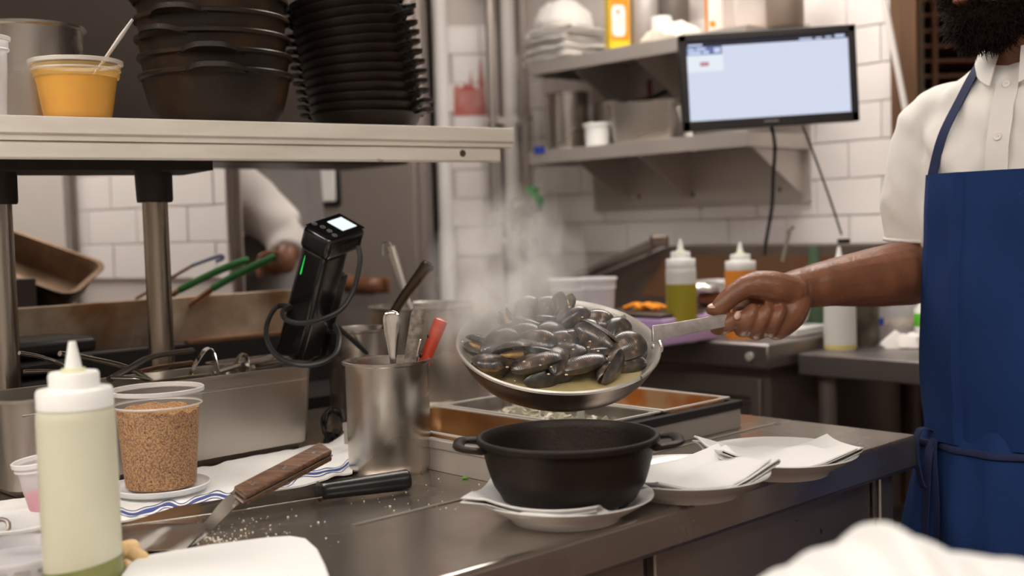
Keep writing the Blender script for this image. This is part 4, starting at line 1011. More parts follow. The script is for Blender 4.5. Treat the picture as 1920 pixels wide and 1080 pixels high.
MB().prism([corner + e1*.0440 - ax_a*.050 + e2*.0012, corner + e1*.0434 - ax_a*.056 + e2*.0012, corner + e1*.0432 - ax_a*.086 + e2*.0012, corner + e1*.0450 - ax_a*.086 + e2*.0012], e2*.0012).build('led_bar', LED, ci, smooth=False)
for k in range(9): MB().box(corner + e2*(.034+.0052*k) - e1*.0002 - ax_a*.023, (.0006,.0022,.013), (e1, (e2-ax_a*.25).normalized(), ax_a)).build('vent_slot', GREASE, ci, smooth=False)
cord = [(672,462,1.90),(675,490,1.89),(664,540,1.86),(640,580,1.82),(600,600,1.79),(560,606,1.78),(535,598,1.79),(530,583,1.83),(545,575,1.90),(520,575,1.93),(503,600,1.84),(500,635,1.80),(520,668,1.77),(560,684,1.74),(600,681,1.74),(630,662,1.76),(636,630,1.80),(628,610,1.88),(650,628,1.95),(690,664,1.99)]
MB().tube(catmull([at(*q) for q in cord], 6), .0042, 8).build('power_cord', BLACKR, ci)
random.seed(21)
cb0 = onz(628, 838, ZC)
t = thing('coiled_cable', 'black cable coiled between the hotel pan and the utensil jar', 'cable', cb0)
pts = []
for i in range(26):
    a = i*.75; pts.append(at(626+20*math.cos(a)+random.uniform(-4,4), 800+32*math.sin(a)+random.uniform(-4,4), 1.93+.03*math.sin(i*1.3)))
for p in pts: p.z = max(p.z, ZC+.004)
MB().tube(catmull(pts, 5), .0030, 7).build('cord', BLACKR, t)

# ---- utensil jar
fr_ = onz(733, 897, ZC); R_ = .0605; c = fr_ + V((fr_.x, fr_.y, 0)).normalized()*R_; jc = c; JH = .160
jar = open_pot('utensil_jar', 'brushed steel bain-marie jar with utensils and a red handle', c, R_, JH, STEEL, rim=.0045)
jd = jc.y
def injar(px, py): p = at(px, py, jd); return p
t = thing('spoon', 'steel spoon standing handle up in the utensil jar', 'spoon', jc + Z*.006)
b = at(737, 680, jd-.03)
P = [b - Z*.10, b, at(735,620,jd-.03), at(735,596,jd-.03), at(735,582,jd-.03)]
MB().tube(catmull(P, 6), [.0042]*6 + [.0046,.0058,.0070,.0082,.0094,.0106] + [.0114,.0120,.0125,.0128,.0129,.0129] + [.0128,.0124,.0116,.0100,.0078,.0048,.001], 14, flat=.25, hint=V((0,1,0))).build('handle', CHROME, t)
t = thing('flat_file', 'dark grey speckled flat handle in the utensil jar', 'utensil', jc + V((.01,0,.006)))
SPK = material('speckled_grey_handle', (.13,.11,.09), .6, .3, (.30,.26,.21), 120, bump=.4, bscale=300)
a_, b_ = at(768, 685, jd-.005), at(784, 590, jd+.0); dd = (b_-a_).normalized()
MB().tube([a_ - dd*.10, a_, b_, at(787,577,jd)], [.0095,.0095,.0105,.008], 12, flat=.55, hint=V((0,1,0))).build('handle', SPK, t)
t = thing('thin_pick', 'thin steel pick leaning in the utensil jar', 'utensil', jc + V((.02,0,.006)))
MB().tube([at(776,700,jd), at(788,640,jd-.01), at(789,636,jd-.01)], [.002,.0026,.001], 8).build('rod', CHROME, t)
t = thing('red_handled_tool', 'red plastic handled tool in the utensil jar', 'utensil', jc + V((.03,0,.006)))
a_, b_ = at(796, 678, jd+.012), at(827, 600, jd+.012); dd = (b_-a_).normalized()
REDH = material('red_plastic_handle', (.48,.045,.015), .3, 0, coat=.3)
MB().tube([a_ - dd*.09, a_, lerp(a_, b_, .9), b_, b_ + dd*.002], [.0080,.0088,.0105,.0098,.006], 14, flat=.8, hint=V((0,1,0))).build('handle', REDH, t)
for f in (.15,.62): MB().ell(lerp(a_, b_, f) - V((.009,.003,0)), (.0028,.0028,.0035)).build('rivet', BLACKP, t)

# ---- towel, lid, crumb tub
TW1 = [(-60,1003),(110,992),(232,985),(340,966),(440,944),(560,915),(662,893)]
TW0 = [(-60,952),(110,930),(240,906),(345,890),(450,866),(560,846),(650,828)]
B1 = catmull([onz(x, y, ZC) for x, y in TW1], 6); B0 = catmull([onz(x, y, ZC) for x, y in TW0], 6)
def towel_pt(i, j, lift=0):
    s = i*(len(B1)-1); k = min(int(s), len(B1)-2); f = s-k
    p = lerp(lerp(B1[k], B1[k+1], f), lerp(B0[k], B0[k+1], f), j)
    flat_ = 1 - min(1, max(0, ((p - ctub).length-.05)/.03))
    h = .0035 + .006*abs(noise.noise(p*14)) + .004*max(0, noise.noise(p*33+V((3,1,0)))) + .018*max(0, i-.93)/.07*j*.6
    q = V((p.x, p.y, ZC + lerp(h, .004, flat_) + lift)) + V((noise.noise(p*9), noise.noise(p*9+V((5,5,0))), 0))*.006*(1 if j < .02 or j > .98 else 0)
    return q
ctub = onz(303, 918, ZC+.008)
tw = thing('striped_towel', 'white kitchen towel with blue stripes lying on the worktop', 'towel', ctub*V((1,1,0)) + Z*ZC)
TCL = material('white_cotton', (.80,.79,.77), .9, 0, bump=.2, bscale=300, sheen=.2, col3=(.55,.36,.16), scale3=24, lo3=.74, hi3=.80)
MB().grid(towel_pt, 90, 26, thick=.0028).build('cloth', TCL, tw)
BLS = material('blue_woven_stripe', (.055,.085,.27), .85)
for (j0, j1) in ((.07,.085),(.13,.20),(.245,.26)):
    MB().grid(lambda i, j: towel_pt(i, min(.99, max(.01, lerp(j0, j1, j) + .05*math.sin(i*46) + .03*math.sin(i*83+1))), .0006), 120, 4).build('stripe', BLS, tw)
t = thing('container_lid', 'clear round lid lying under the tub of crumbs', 'lid', ctub)
lz = ctub + Z*.0
MB().lathe([(0,.0005),(.058,.0005),(.061,.001),(.064,.004),(.065,.0085),(.0635,.0095),(.0615,.006),(.058,.0035),(0,.003)], 56, lz).build('disc', FILMW, t)
CRUMB = material('toasted_crumbs', (.22,.09,.028), .8, 0, (.52,.28,.10), 420, (1,1,1), .40, .60, col3=(.075,.03,.022), scale3=260, lo3=.60, hi3=.66, bump=.9, bscale=260)
deli('crumb_tub', 'tall clear tub filled with toasted brown crumbs on the towel', ctub + Z*.0032, .0575, .0470, .1365, CRUMB, .108, fillwob=.006, cat='tub', fillname='crumbs', film=plastic_film('clear_tub', (.86,.82,.78), .07), rim_m=plastic_film('clear_rim', (.86,.85,.84), .5))
# pink sauce cup, lids, loop handle at far left
c = onz(92, 960, ZC+.006); X, Y, A = frame(V((-.10,-.04,1)))
deli('sauce_cup', 'small clear cup with pink sauce behind the front bottle', c, .0305, .0225, .070, material('pink_sauce', (.75,.04,.13), .3, 0, sss=.1), .028, ax=(X, Y, A), cat='cup', fillname='sauce')
c = onz(28, 985, ZC+.007); t = thing('round_lid', 'white round lid lying on the towel at the worktop end', 'lid', c)
MB().lathe([(0,0),(.055,0),(.058,.003),(.058,.006),(.054,.007),(.05,.0045),(0,.0045)], 48, c).build('disc', FILMW, t)
c = onz(28, 1066, ZC); t = thing('flat_container', 'flat clear container lid with ribbed edge beside the front bottle', 'lid', c)
MB().lathe([(0,.001),(.060,.001),(.062,.003),(.064,.016),(.066,.018),(.066,.021),(.062,.021),(.059,.008),(0,.006)], 56, c).build('disc', FILM, t)
for k in range(18):
    a = 2*math.pi*k/18; dd = V((math.cos(a), math.sin(a), 0)); MB().box(c + dd*.0645 + Z*.0105, (.001,.016,.004), (dd, V((-dd.y,dd.x,0)), Z)).build('rib', material('grey_rib', (.35,.34,.32), .5) if 'grey_rib' not in MATS else MATS['grey_rib'], t)
t = thing('loop_handle_tool', 'steel tool with looped handle end at the worktop end', 'utensil', onz(-20, 1005, ZC+.008)); e = onz(0, 996, ZC+.012)
MB().tube([e + V((.0105*math.cos(a*.524), .006*math.sin(a*.524), .0085*math.sin(a*.524)+.004)) for a in range(12)], .0028, 8, closed=True).build('loop', DSTEEL, t)
MB().tube([e + V((-.0105,0,.004)), e + V((-.12,-.02,.0))], .0035, 8).build('rod', DSTEEL, t)

# ---- squeeze bottle in front
c = onz(158, 1092, ZC)
squeeze_bottle('squeeze_bottle', 'big cream coloured squeeze bottle with white nozzle standing by the crumb tub', c, .0385, .2475, material('cream_sauce_bottle', (.62,.61,.47), .38, 0, (.58,.57,.43), 10, sss=.15), material('green_sauce', (.13,.155,.035), .35, 0, (.24,.25,.08), 20), .022, tilt=.16, dir_=V((1,0,0)))

# ---- turner with wooden handle
t = thing('turner', 'wide steel turner with riveted wooden handle resting on the towel', 'turner', onz(200, 1020, ZC))
TURN = material('floured_turner_blade', (.36,.33,.30), .34, 1, (.60,.57,.53), 30, (1,.25,1), .50, .66, rough2=.7)
z = ZC + .0035
q = [onz(4,1036,z), onz(22,990,z), onz(200,983,z), onz(432,950,z), onz(345,1034,z)]
q = [onz(4,1036,z), onz(24,991,z), onz(395,982,z), onz(346,1033,z)]
MB().prism(q, Z*.0015).build('blade', TURN, t, smooth=False, bevel=.0005)
n0, n1 = onz(372,1008,z), at(446, 932, 1.385)
pts = catmull([n0, at(392,985,1.345), at(425,948,1.375), at(452,926,1.39), at(500,898,1.42)], 4)
Wd = [.030,.026,.022,.018,.016,.014,.013,.012,.011,.011,.011,.010,.010,.010,.010,.010,.010]
sd = V((.62,-.60,-.35)).normalized()
MB().grid(lambda i, j: pts[min(16,int(round(i*16)))] + ((onz(395,982,z)-onz(346,1033,z)).normalized()*(1-min(1,i*2)) + sd*-1*min(1,i*2)).normalized()*((j-.5)*Wd[min(16,int(round(i*16)))]*2), 17, 3, thick=.0016).build('neck', STEEL, t)
h0, h1 = at(449, 931, 1.375), at(612, 846, 1.47); hd = (h1-h0).normalized(); hs = (sd - hd*sd.dot(hd)).normalized(); hn = hd.cross(hs)
MB().box((h0+h1)/2 - hd*.002, ((h1-h0).length+.004, .0245, .0022), (hd, hs, hn)).build('tang', CHROME, t)
for sg in (-1, 1):
    c = (h0+h1)/2 + hn*(sg*.0052)
    MB().box(c, ((h1-h0).length, .0250, .0078), (hd, hs, hn)).build('wooden_scale', WOOD, t, bevel=.0032, seg=3)
for f in (.15,.5,.85):
    for sg in (-1,1): MB().lathe([(0,0),(.003,0),(.0026,.0006),(0,.0008)], 12, lerp(h0,h1,f) + hn*(sg*.0091), (hd, hs, hn*sg)).build('rivet', CHROME, t)
# ---- chef's knife
t = thing('chef_knife', 'black handled kitchen knife lying along the towel edge', 'knife', onz(600, 930, ZC))
zk = ZC + .0150
kp = [onz(600,911,zk), onz(604,934,zk-.002), onz(470,955,zk-.003), onz(330,975,zk-.004), onz(215,990,zk-.004), onz(330,952,zk), onz(470,930,zk)]
MB().prism(kp, Z*.0018).build('blade', material('knife_steel', (.50,.47,.43), .2, 1, (.36,.32,.27), 12), t, smooth=False, bevel=.0004)
k0, k1 = onz(598, 922, zk+.002), at(768, 898, 1.49)
k1 = onz(766, 899, ZC+.016)
P = [k0, lerp(k0,k1,.12), lerp(k0,k1,.5), lerp(k0,k1,.9), k1]
kt = MB().tube(catmull(P, 5), [1.25*q for q in [.0115,.0105,.0098,.0095,.0095,.0096,.0098,.010,.0102,.0104,.0108,.011,.0112,.0114,.0116,.0118,.012,.012,.0118,.011,.009]], 14, flat=.95, hint=Z); kt.build('handle', BLACKP, t)
# ---- white board, ginger
q = [onz(x, y, ZC+.0005) for x, y in [(228,1092),(243,1070),(268,1056),(400,1034),(500,1021),(545,1018),(575,1023),(596,1042),(612,1075),(640,1160),(640,1300),(180,1300)]]
tag(MB().prism(q, Z*.009).build('white_tray', material('white_tray_plastic', (.82,.82,.80), .4), bevel=.003, seg=3), 'white rounded tray lying at the front of the worktop', 'tray')
GING = material('peeled_ginger', (.72,.46,.20), .5, 0, (.80,.60,.35), 30, sss=.1)
for i, (px, py, r, sx) in enumerate([(242,1034,.0125,1.0),(258,1046,.0120,.9),(238,1056,.007,1)]):
    c = onz(px, py, ZC+.008); c = V((c.x, c.y, ZC + r*.8))
    m = MB().ell(c, (r*sx, r*.8, r*.82), n=18, m=12); m.v = [p + noise.noise_vector(p*90)*.003 for p in m.v]
    tag(m.build('ginger_piece', GING), ['larger knobbly peeled ginger piece by the front bottle', 'rounded peeled ginger piece touching the larger one', 'tiny ginger scrap beside the white tray'][i], 'ginger')

# ---- crumbs strewn on the steel
random.seed(5); m = MB()
for i in range(260):
    k = random.random()
    if k < .55: px, py = random.gauss(440, 70), random.gauss(985, 26)
    elif k < .8: px, py = random.gauss(400, 35), random.gauss(1012, 8)
    else: px, py = random.uniform(640, 900), random.uniform(895, 960)
    if py > 1016+max(0,(480-px))*.16 and px < 600: continue
    if px < 365 or py < 935+ (560-px)*.09 and px < 660: continue
    c = onz(px, py, ZC); r = abs(random.gauss(.0005,.0005))+.0003
    m.ell(c + Z*r*.5, (r*random.uniform(.7,1.5), r, r*.7), n=5, m=3)
o = m.build('crumbs', material('pale_crumbs', (.78,.70,.58), .8)); tag(o, 'pale crumbs scattered over the worktop before the towel', 'crumbs'); o['kind'] = 'stuff'
c = onz(872, 898, ZC); m = MB().ell(c + Z*.002, (.005,.003,.002), n=8, m=5); tag(m.build('parsley_scrap', material('parsley', (.12,.30,.05), .6)), 'tiny green parsley scrap beside the pan warmer', 'herb')

# ---- pan warmer with three food pans
BX = onz(940, 909, ZC); BF = V((BX.x, BX.y, 0)); bxh = .049; bl, bd = .548, .37
t = thing('pan_warmer', 'low steel pan warmer with black edge on the worktop', 'warmer', BF + U*bl/2 + W*bd/2 + Z*ZC)
WRM = material('warmer_steel', (.50,.46,.42), .4, .55, (.40,.36,.32), 4, rough2=.46)
bw_ = MB(); zt_ = ZC+bxh
bw_.uvbox(BF, 0, bl, 0, .012, ZC+.0005, zt_-.016).uvbox(BF, 0, bl, bd-.012, bd, ZC+.0005, zt_-.016).uvbox(BF, 0, .012, .012, bd-.012, ZC+.0005, zt_-.016).uvbox(BF, bl-.012, bl, .012, bd-.012, ZC+.0005, zt_-.016)
bw_.build('casing', WRM, t)
eb = MB(); eb.uvbox(BF, -.003, bl+.004, -.004, .012, zt_-.016, zt_-.002); MB.uvbox(eb, BF, bl-.012, bl+.004, .012, bd, zt_-.016, zt_-.002)
eb.build('black_edge', material('black_edge_trim', (.02,.018,.018), .35), t, bevel=.002)
MB().uvbox(BF, -.003, .010, .012, bd, zt_-.016, zt_-.002).build('left_edge', WRM, t, bevel=.002)
PRIM = material('pale_pan_rim', (.70,.66,.61), .3, .35)  # bright reflection of the steel rims put into a pale, less metallic colour
PB = material('stained_pan_brown', (.40,.21,.08), .3, .4, (.22,.09,.025), 9, (1,1,1), .35, .65, rough2=.45)
PC = material('stained_pan_orange', (.46,.30,.17), .3, .4, (.38,.13,.02), 12, (1,1,1), .48, .66, rough2=.45)
for i, (u0, u1, m_, lab) in enumerate([(.012,.182,PB,'brown stained food pan in the warmer nearest the utensil jar'), (.188,.358,STEEL,'steel food pan of chopped onion in the middle of the warmer'), (.364,.540,PC,'orange stained food pan at the far end of the warmer')]):
    c = BF + U*((u0+u1)/2) + W*(bd/2) + Z*(zt_+.0015)
    f = thing('food_pan', lab, 'pan', c - Z*.045, 0, None)
    MB().rrtub(c, U, W, u1-u0-.016, bd-.040, .044, rim=.008, taper=.006, rad=.022).build('body', m_, f)
    rimm = MB(); a, b = (u1-u0-.016)/2+.004, (bd-.040)/2+.004
    rimm.tube([c + U*(sx*a) + W*(sy*b) + Z*.0006 for sx, sy in ((1,1),(-1,1),(-1,-1),(1,-1))], .0045, 6, closed=True, flat=.5)
    rimm.build('rim', PRIM, f)
    if i == 1:
        onion = MB(); random.seed(9)
        for k in range(420):
            p = c + U*random.uniform(-.066,.066) + W*random.uniform(-.14,.14) + Z*(-.030 + .012*random.random() + .010*noise.noise(V((k*.1,0,0))))
            q = V((random.gauss(0,1),random.gauss(0,1),random.gauss(0,1))).normalized(); x, y, z_ = frame(q)
            onion.box(p, (random.uniform(.006,.014),.004,random.uniform(.006,.013)), (x,y,z_))
        o = onion.build('chopped_onion', material('cooked_onion', (.62,.60,.46), .4, 0, sss=.2), f, smooth=False); o['kind'] = 'stuff'
    if i == 2:
        sc_ = MB(); random.seed(10)
        for k in range(40):
            p = c + U*random.uniform(-.06,.06) + W*random.uniform(-.13,.13) + Z*-.037
            sc_.ell(p, (.008,.006,.005), n=7, m=5)
        o = sc_.build('orange_scraps', material('orange_scrap', (.55,.17,.02), .45), f); o['kind'] = 'stuff'
b_ = at(1089, 770, 1.86)
t = thing('white_spatula', 'white spatula handle standing in the middle food pan', 'spatula', b_ - Z*.02)
MB().box(b_ + Z*.012, (.012,.006,.075)).build('handle', WPLAS, t, bevel=.002)

# ---- plates with napkins, casserole
PLR = .1065
def plate(label, c, group=None):
    t = thing('dinner_plate', label, 'plate', c, 0, group); r = PLR
    MB().lathe([(0,.003),(r*.55,.003),(r*.57,.0),(r*.62,0),(r*.64,.005),(r*.80,.0145),(r*.97,.0255),(r,.028),(r*.995,.0295),(r*.965,.0288),(r*.78,.0190),(r*.66,.0095),(r*.58,.008),(0,.0075)], 72, c).build('disc', WHITEP, t)
    return t
pc1 = onz(1059, 929, ZC+.027); pc1 = V((pc1.x, pc1.y, ZC+.0003))
pc2 = onz(1288, 886, ZC+.027); pc2 = V((pc2.x, pc2.y, ZC+.0003))
pc3 = onz(1461, 849, ZC+.027); pc3 = V((pc3.x, pc3.y, ZC+.0003))
plate('white plate under the cast iron casserole', pc1)
plate('white plate with a folded napkin next to the casserole plate', pc2)
plate('white plate with a folded napkin nearest the chef', pc3)
def napkin(label, c, lx, ly, rot, seed, peak=.0, folds=3, h=.016, dish=None, wav=.0035):
    X = V((math.cos(rot), math.sin(rot), 0)); Y = V((-X.y, X.x, 0))
    m = folded(c, (X, Y, Z), lx, ly, h, seed, waves=wav)
    out = []
    for p in m.v:
        q = V((p.x, p.y, 0)) - V((c.x, c.y, 0)); rr_ = (V((p.x,p.y,0)) - V((dish.x,dish.y,0))).length
        lift = .0085 if rr_ < PLR*.62 else .0085 + .021*min(1.2, (rr_-PLR*.62)/(PLR*.36))
        zz = p.z + lift
        if peak: zz += peak*math.exp(-((q.dot(X)-.01)**2/.0009 + (q.dot(Y)-.035)**2/.0018))  + .5*peak*math.exp(-((q.dot(X)+.05)**2/.0006 + (q.dot(Y)+.01)**2/.003)) 
        out.append(V((p.x, p.y, zz)))
    m.v = out
    return tag(m.build('napkin', CLOTHW, smooth=True, angle=60), label, 'napkin')
napkin('white napkin folded under the cast iron casserole', pc1 + V((-.020,-.012,0)), .165, .150, -.30, 3, h=.010, dish=pc1, wav=.0008)
napkin('white napkin folded on the plate next to the casserole plate', pc2 + V((.008,.006,0)), .120, .180, .42-math.pi/2, 5, peak=.020, h=.015, wav=.002, dish=pc2)
napkin('white napkin folded on the plate nearest the chef', pc3 + V((-.004,.004,0)), .118, .195, .06-math.pi/2, 8, peak=.014, h=.015, wav=.002, dish=pc3)
# rolled fold at the front of the casserole's napkin
roll = MB(); P = [pc1 + V((-.055,-.083,.026)), pc1 + V((-.015,-.090,.0255)), pc1 + V((.02,-.088,.026)), pc1 + V((.045,-.080,.0245))]
nk = [o for o in bpy.data.objects if o.get('label') == 'white napkin folded under the cast iron casserole'][0]
roll.tube(catmull(P, 6), [.004,.0052,.006,.0064,.0068,.007,.0072,.0074,.0078,.008,.0085,.0088,.009,.0088,.0084,.008,.007,.0055,.003], 12, flat=.62).build('rolled_fold', CLOTHW, nk)
cas = casserole('cast_iron_casserole', 'single black cast iron casserole with loop handles on the plate', pc1 + V((.006,.006,.0205)), .1055, .079, -.03, IRON, None, 'loop', wid=.066, out=.028)
# ============================================================ the pan of mussels
PD = 1.66; PCN = at(1047, 641, PD); PN = V((.055, -.365, .93)).normalized(); PXa = (V((1,0,0)) - PN*PN.x).normalized(); PYa = PN.cross(PXa)
PRr = 192.5*PD/FPX; PDP = .050
Mpan = mat4(PCN, PXa, PYa, PN)
fp = thing('frying_pan', 'tilted aluminium frying pan full of mussels held by the chef', 'pan', mat=Mpan)
R = PRr
inner = [(0,-PDP),(R*.60,-PDP),(R*.70,-PDP*.94),(R*.80,-PDP*.74),(R*.88,-PDP*.46),(R*.945,-PDP*.15),(R*.965,-.002),(R*.985,.0008),(R,-.001),(R*1.002,-.004)]
outer = [(R*1.002,-.004),(R*.985,-.008),(R*.955,-PDP*.34),(R*.90,-PDP*.62),(R*.82,-PDP*.90),(R*.72,-PDP-.0045),(R*.64,-PDP-.006),(0,-PDP-.006)]
MB().lathe(inner, 80).build('bowl', ALU, fp, world=False)
MB().lathe(outer, 80).build('burnt_underside', BURNT, fp, world=False)
HP = [at(1224, 625, PD+.004), at(1262, 618.5, PD+.020), at(1345, 603, PD+.055), at(1430, 587.5, PD+.088), at(1475, 580, PD+.105)]
hd = MB(); P = catmull(HP, 4); hw = (PYa*.45 + Z*.9).normalized()
wid = [.0245 - .003*min(1, i/6) for i in range(len(P))]
hd.grid(lambda i, j: P[min(len(P)-1, int(round(i*(len(P)-1))))] + hw*((j-.5)*wid[min(len(P)-1, int(round(i*(len(P)-1))))]) + PN*(.003*math.sin(math.pi*j)), len(P), 5, thick=.0055)
hnd = hd.build('handle', material('worn_handle_steel', (.50,.47,.44), .4, .75, (.36,.32,.29), 50, rough2=.55), fp, bevel=.001)
for q in (-1, 1):
    c = PCN + PXa*(R*.945) + PYa*(.010*q+.018) - PN*.010
    MB().ell(c, (.0035,.0045,.0045)).build('rivet', ALU, fp)
MB().box(PCN + PXa*(R*1.0) + PYa*.018 - PN*.010, (.012,.034,.012), (PXa, PYa, PN)).build('bracket', ALU, fp, bevel=.003)
def panpt(px, py, h):
    d = ray(px, py); o = PCN + PN*h; return CAMP + d*((o-CAMP).dot(PN)/d.dot(PN))
# broth
m = MB(); n = 64; rb = R*.845
BROTH = material('creamy_broth', (.46,.37,.17), .22, 0, (.56,.47,.26), 22, sss=.15, coat=.3)
prf = [(0,-.032),(rb*.3,-.032),(rb*.6,-.032),(rb*.85,-.032),(rb,-.0315)]
m.lathe(prf, n); m.v = [p + V((0,0,noise.noise(p*60)*.0015)) for p in m.v]
br = m.build('broth', BROTH, None, base=False); br.matrix_basis = Mpan.copy(); tag(br, 'creamy yellow broth pooled under the mussels in the pan', 'broth')

# mussels: two valves and flesh
MUS = bpy.data.materials.new('mussel_shell'); MUS.use_nodes = True
nt = MUS.node_tree; nn = nt.nodes; L = nt.links; b = nn['Principled BSDF']; b.inputs['Roughness'].default_value = .32; b.inputs['Coat Weight'].default_value = .35; b.inputs['Coat Roughness'].default_value = .12
tc = nn.new('ShaderNodeTexCoord'); mp = nn.new('ShaderNodeMapping'); mp.inputs['Scale'].default_value = (1,1.2,1.4); L.new(tc.outputs['Object'], mp.inputs[0])
ln = nn.new('ShaderNodeVectorMath'); ln.operation = 'LENGTH'; L.new(mp.outputs[0], ln.inputs[0])
nz = nn.new('ShaderNodeTexNoise'); nz.inputs['Scale'].default_value = 70; L.new(tc.outputs['Object'], nz.inputs[0])
oi = nn.new('ShaderNodeObjectInfo')
ma = nn.new('ShaderNodeMath'); ma.operation = 'MULTIPLY_ADD'; L.new(ln.outputs['Value'], ma.inputs[0]); ma.inputs[1].default_value = 2600; L.new(nz.outputs['Fac'], ma.inputs[2])
sn = nn.new('ShaderNodeMath'); sn.operation = 'SINE'; L.new(ma.outputs[0], sn.inputs[0])
bp = nn.new('ShaderNodeBump'); bp.inputs['Strength'].default_value = .12; bp.inputs['Distance'].default_value = .0008; L.new(sn.outputs[0], bp.inputs['Height']); L.new(bp.outputs[0], b.inputs['Normal'])
ad = nn.new('ShaderNodeMath'); ad.operation = 'MULTIPLY_ADD'; L.new(sn.outputs[0], ad.inputs[0]); ad.inputs[1].default_value = .025; L.new(nz.outputs['Fac'], ad.inputs[2])
ad2 = nn.new('ShaderNodeMath'); ad2.operation = 'MULTIPLY_ADD'; L.new(oi.outputs['Random'], ad2.inputs[0]); ad2.inputs[1].default_value = .16; L.new(ad.outputs[0], ad2.inputs[2])
rp = nn.new('ShaderNodeValToRGB'); L.new(ad2.outputs[0], rp.inputs[0])
e = rp.color_ramp.elements; e[0].position = .42; e[0].color = (.020,.018,.018,1); e[1].position = .92; e[1].color = (.42,.37,.33,1)
q = rp.color_ramp.elements.new(.62); q.color = (.050,.041,.036,1); q = rp.color_ramp.elements.new(.76); q.color = (.10,.062,.04,1)
L.new(rp.outputs[0], b.inputs['Base Color']); MATS['mussel_shell'] = MUS
MIN = material('mussel_inside', (.20,.17,.15), .2, 0, (.42,.36,.27), 45, coat=.4)
FLESH = material('mussel_flesh', (.62,.34,.10), .35, 0, (.70,.50,.22), 60, sss=.2)
ML = .064
def valve(sign):
    m = MB(); ns, nt_ = 15, 11
    def fn(i, j):
        s = .5 - .5*math.cos(math.pi*min(.999, max(.001, i))); y = (j-.5)*2
        wdt = .0205*((s**.72)*((1-s)**.42))/.465
        yc = .004*math.sin(math.pi*s)                  # curved back
        zz = .0112*((s**.62)*((1-s)**.50))/.47*max(0, 1-abs(y-.15)**2.1/(1.15**2.1))**.7*max(0, 1-abs(y)**6)**.5
        return V((s*ML, yc + y*wdt, sign*zz))
    m.grid(fn, ns, nt_, thick=-.0012*sign if False else .0011*sign)
    nf = (ns-1)*(nt_-1); return m, nf
VAL = {}
for sg in (1, -1):
    m, nf = valve(sg); 
    me = m.mesh('shell', fix=False, angle=70); me.materials.append(MUS); me.materials.append(MIN)
    for i, p in enumerate(me.polygons): p.material_index = 1 if nf <= i < 2*nf else 0
    VAL[sg] = me
fm = MB().ell((ML*.55, .001, -.001), (.021,.010,.0055), n=14, m=8); fm.v = [p + noise.noise_vector(p*140)*.0018 for p in fm.v]; FME = fm.mesh('flesh', fix=True); FME.materials.append(FLESH)
def mussel_proto(gap, flesh):
    t = thing('mussel', 'x', 'mussel', (0,0,0), 0, 'mussels in the pan')
    for sg in (1, -1):
        o = bpy.data.objects.new('shell', VAL[sg]); COL.objects.link(o); o.parent = t
        piv = Matrix.Translation(V((0,-.013,0))); o.matrix_basis = piv @ Matrix.Rotation(sg*math.radians(gap/2), 4, 'X') @ Matrix.Rotation(-sg*math.radians(gap*.06), 4, 'Y') @ piv.inverted()
    if flesh:
        o = bpy.data.objects.new('flesh', FME); COL.objects.link(o); o.parent = t
    return t
PROT = {'c': mussel_proto(6, False), 'h': mussel_proto(26, True), 'o': mussel_proto(52, True)}
used = set()
MUSS = [ # px, py, height over pan rim plane, type, yaw (deg in pan plane), roll, pitch, scale
 (1053,577,.022,'h',-62,70,38,.95),(990,588,.010,'c',70,15,35,.95),(1020,583,.010,'c',20,30,10,1.0),(1033,604,.010,'c',-175,20,8,.95),
 (1060,602,.013,'h',35,60,5,.85),(1078,604,.014,'h',30,55,5,.9),(1113,605,.012,'c',-20,25,6,1.0),(1095,615,.012,'c',-40,20,12,.75),
 (1119,634,.020,'o',150,-100,12,1.1),(1160,629,.006,'c',60,40,20,1.0),(1170,656,.006,'c',30,25,12,1.15),(1143,687,-.004,'h',58,-70,20,1.0),
 (1093,684,.002,'c',25,-20,6,1.15),(1048,680,.006,'c',75,15,10,.95),(1006,682,.008,'c',20,-20,8,1.2),(968,662,.010,'h',-155,25,6,1.1),
 (940,648,.010,'c',30,20,8,1.15),(908,650,.000,'h',165,20,10,.95),(925,683,-.004,'o',-165,-30,0,1.0),(975,633,.014,'c',12,15,5,1.1),
 (1000,615,.010,'c',160,25,8,1.0),(958,610,-.002,'h',120,60,30,.9),(1003,643,.018,'c',-15,15,4,1.05),(1050,650,.010,'h',5,10,2,1.05),
 (1078,630,.014,'c',-150,20,8,1.0),(1026,630,.012,'c',40,15,6,1.0),(1198,664,-.008,'c',80,30,25,.8),(1012,704,-.012,'o',25,-60,0,.9),
 (1046,703,-.014,'h',15,-50,0,.75),(985,620,.008,'c',100,25,12,.95),(1180,684,-.014,'h',20,-30,0,.8),(950,630,.006,'c',-40,20,12,1.0),
 (1070,664,.004,'c',-60,15,6,1.0),(1020,664,.010,'c',170,20,6,.95),(1125,662,.004,'c',200,15,4,1.0)]
for i, (px, py, h, ty, yaw, roll, pitch, sc) in enumerate(MUSS):
    c = panpt(px, py, h-.008); o = PROT[ty] if ty not in used else copy_tree(PROT[ty]); used.add(ty)
    o['label'] = {'c': 'closed dark mussel in the frying pan', 'h': 'half open dark mussel in the frying pan', 'o': 'wide open mussel showing its flesh in the frying pan'}[ty]
    Rm = Matrix.Rotation(math.radians(yaw), 4, 'Z') @ Matrix.Rotation(math.radians(-pitch), 4, 'Y') @ Matrix.Rotation(math.radians(roll), 4, 'X')
    o.matrix_basis = mat4(c, PXa, PYa, PN) @ Rm @ Matrix.Scale(sc, 4) @ Matrix.Translation(V((-ML*.5,0,0)))
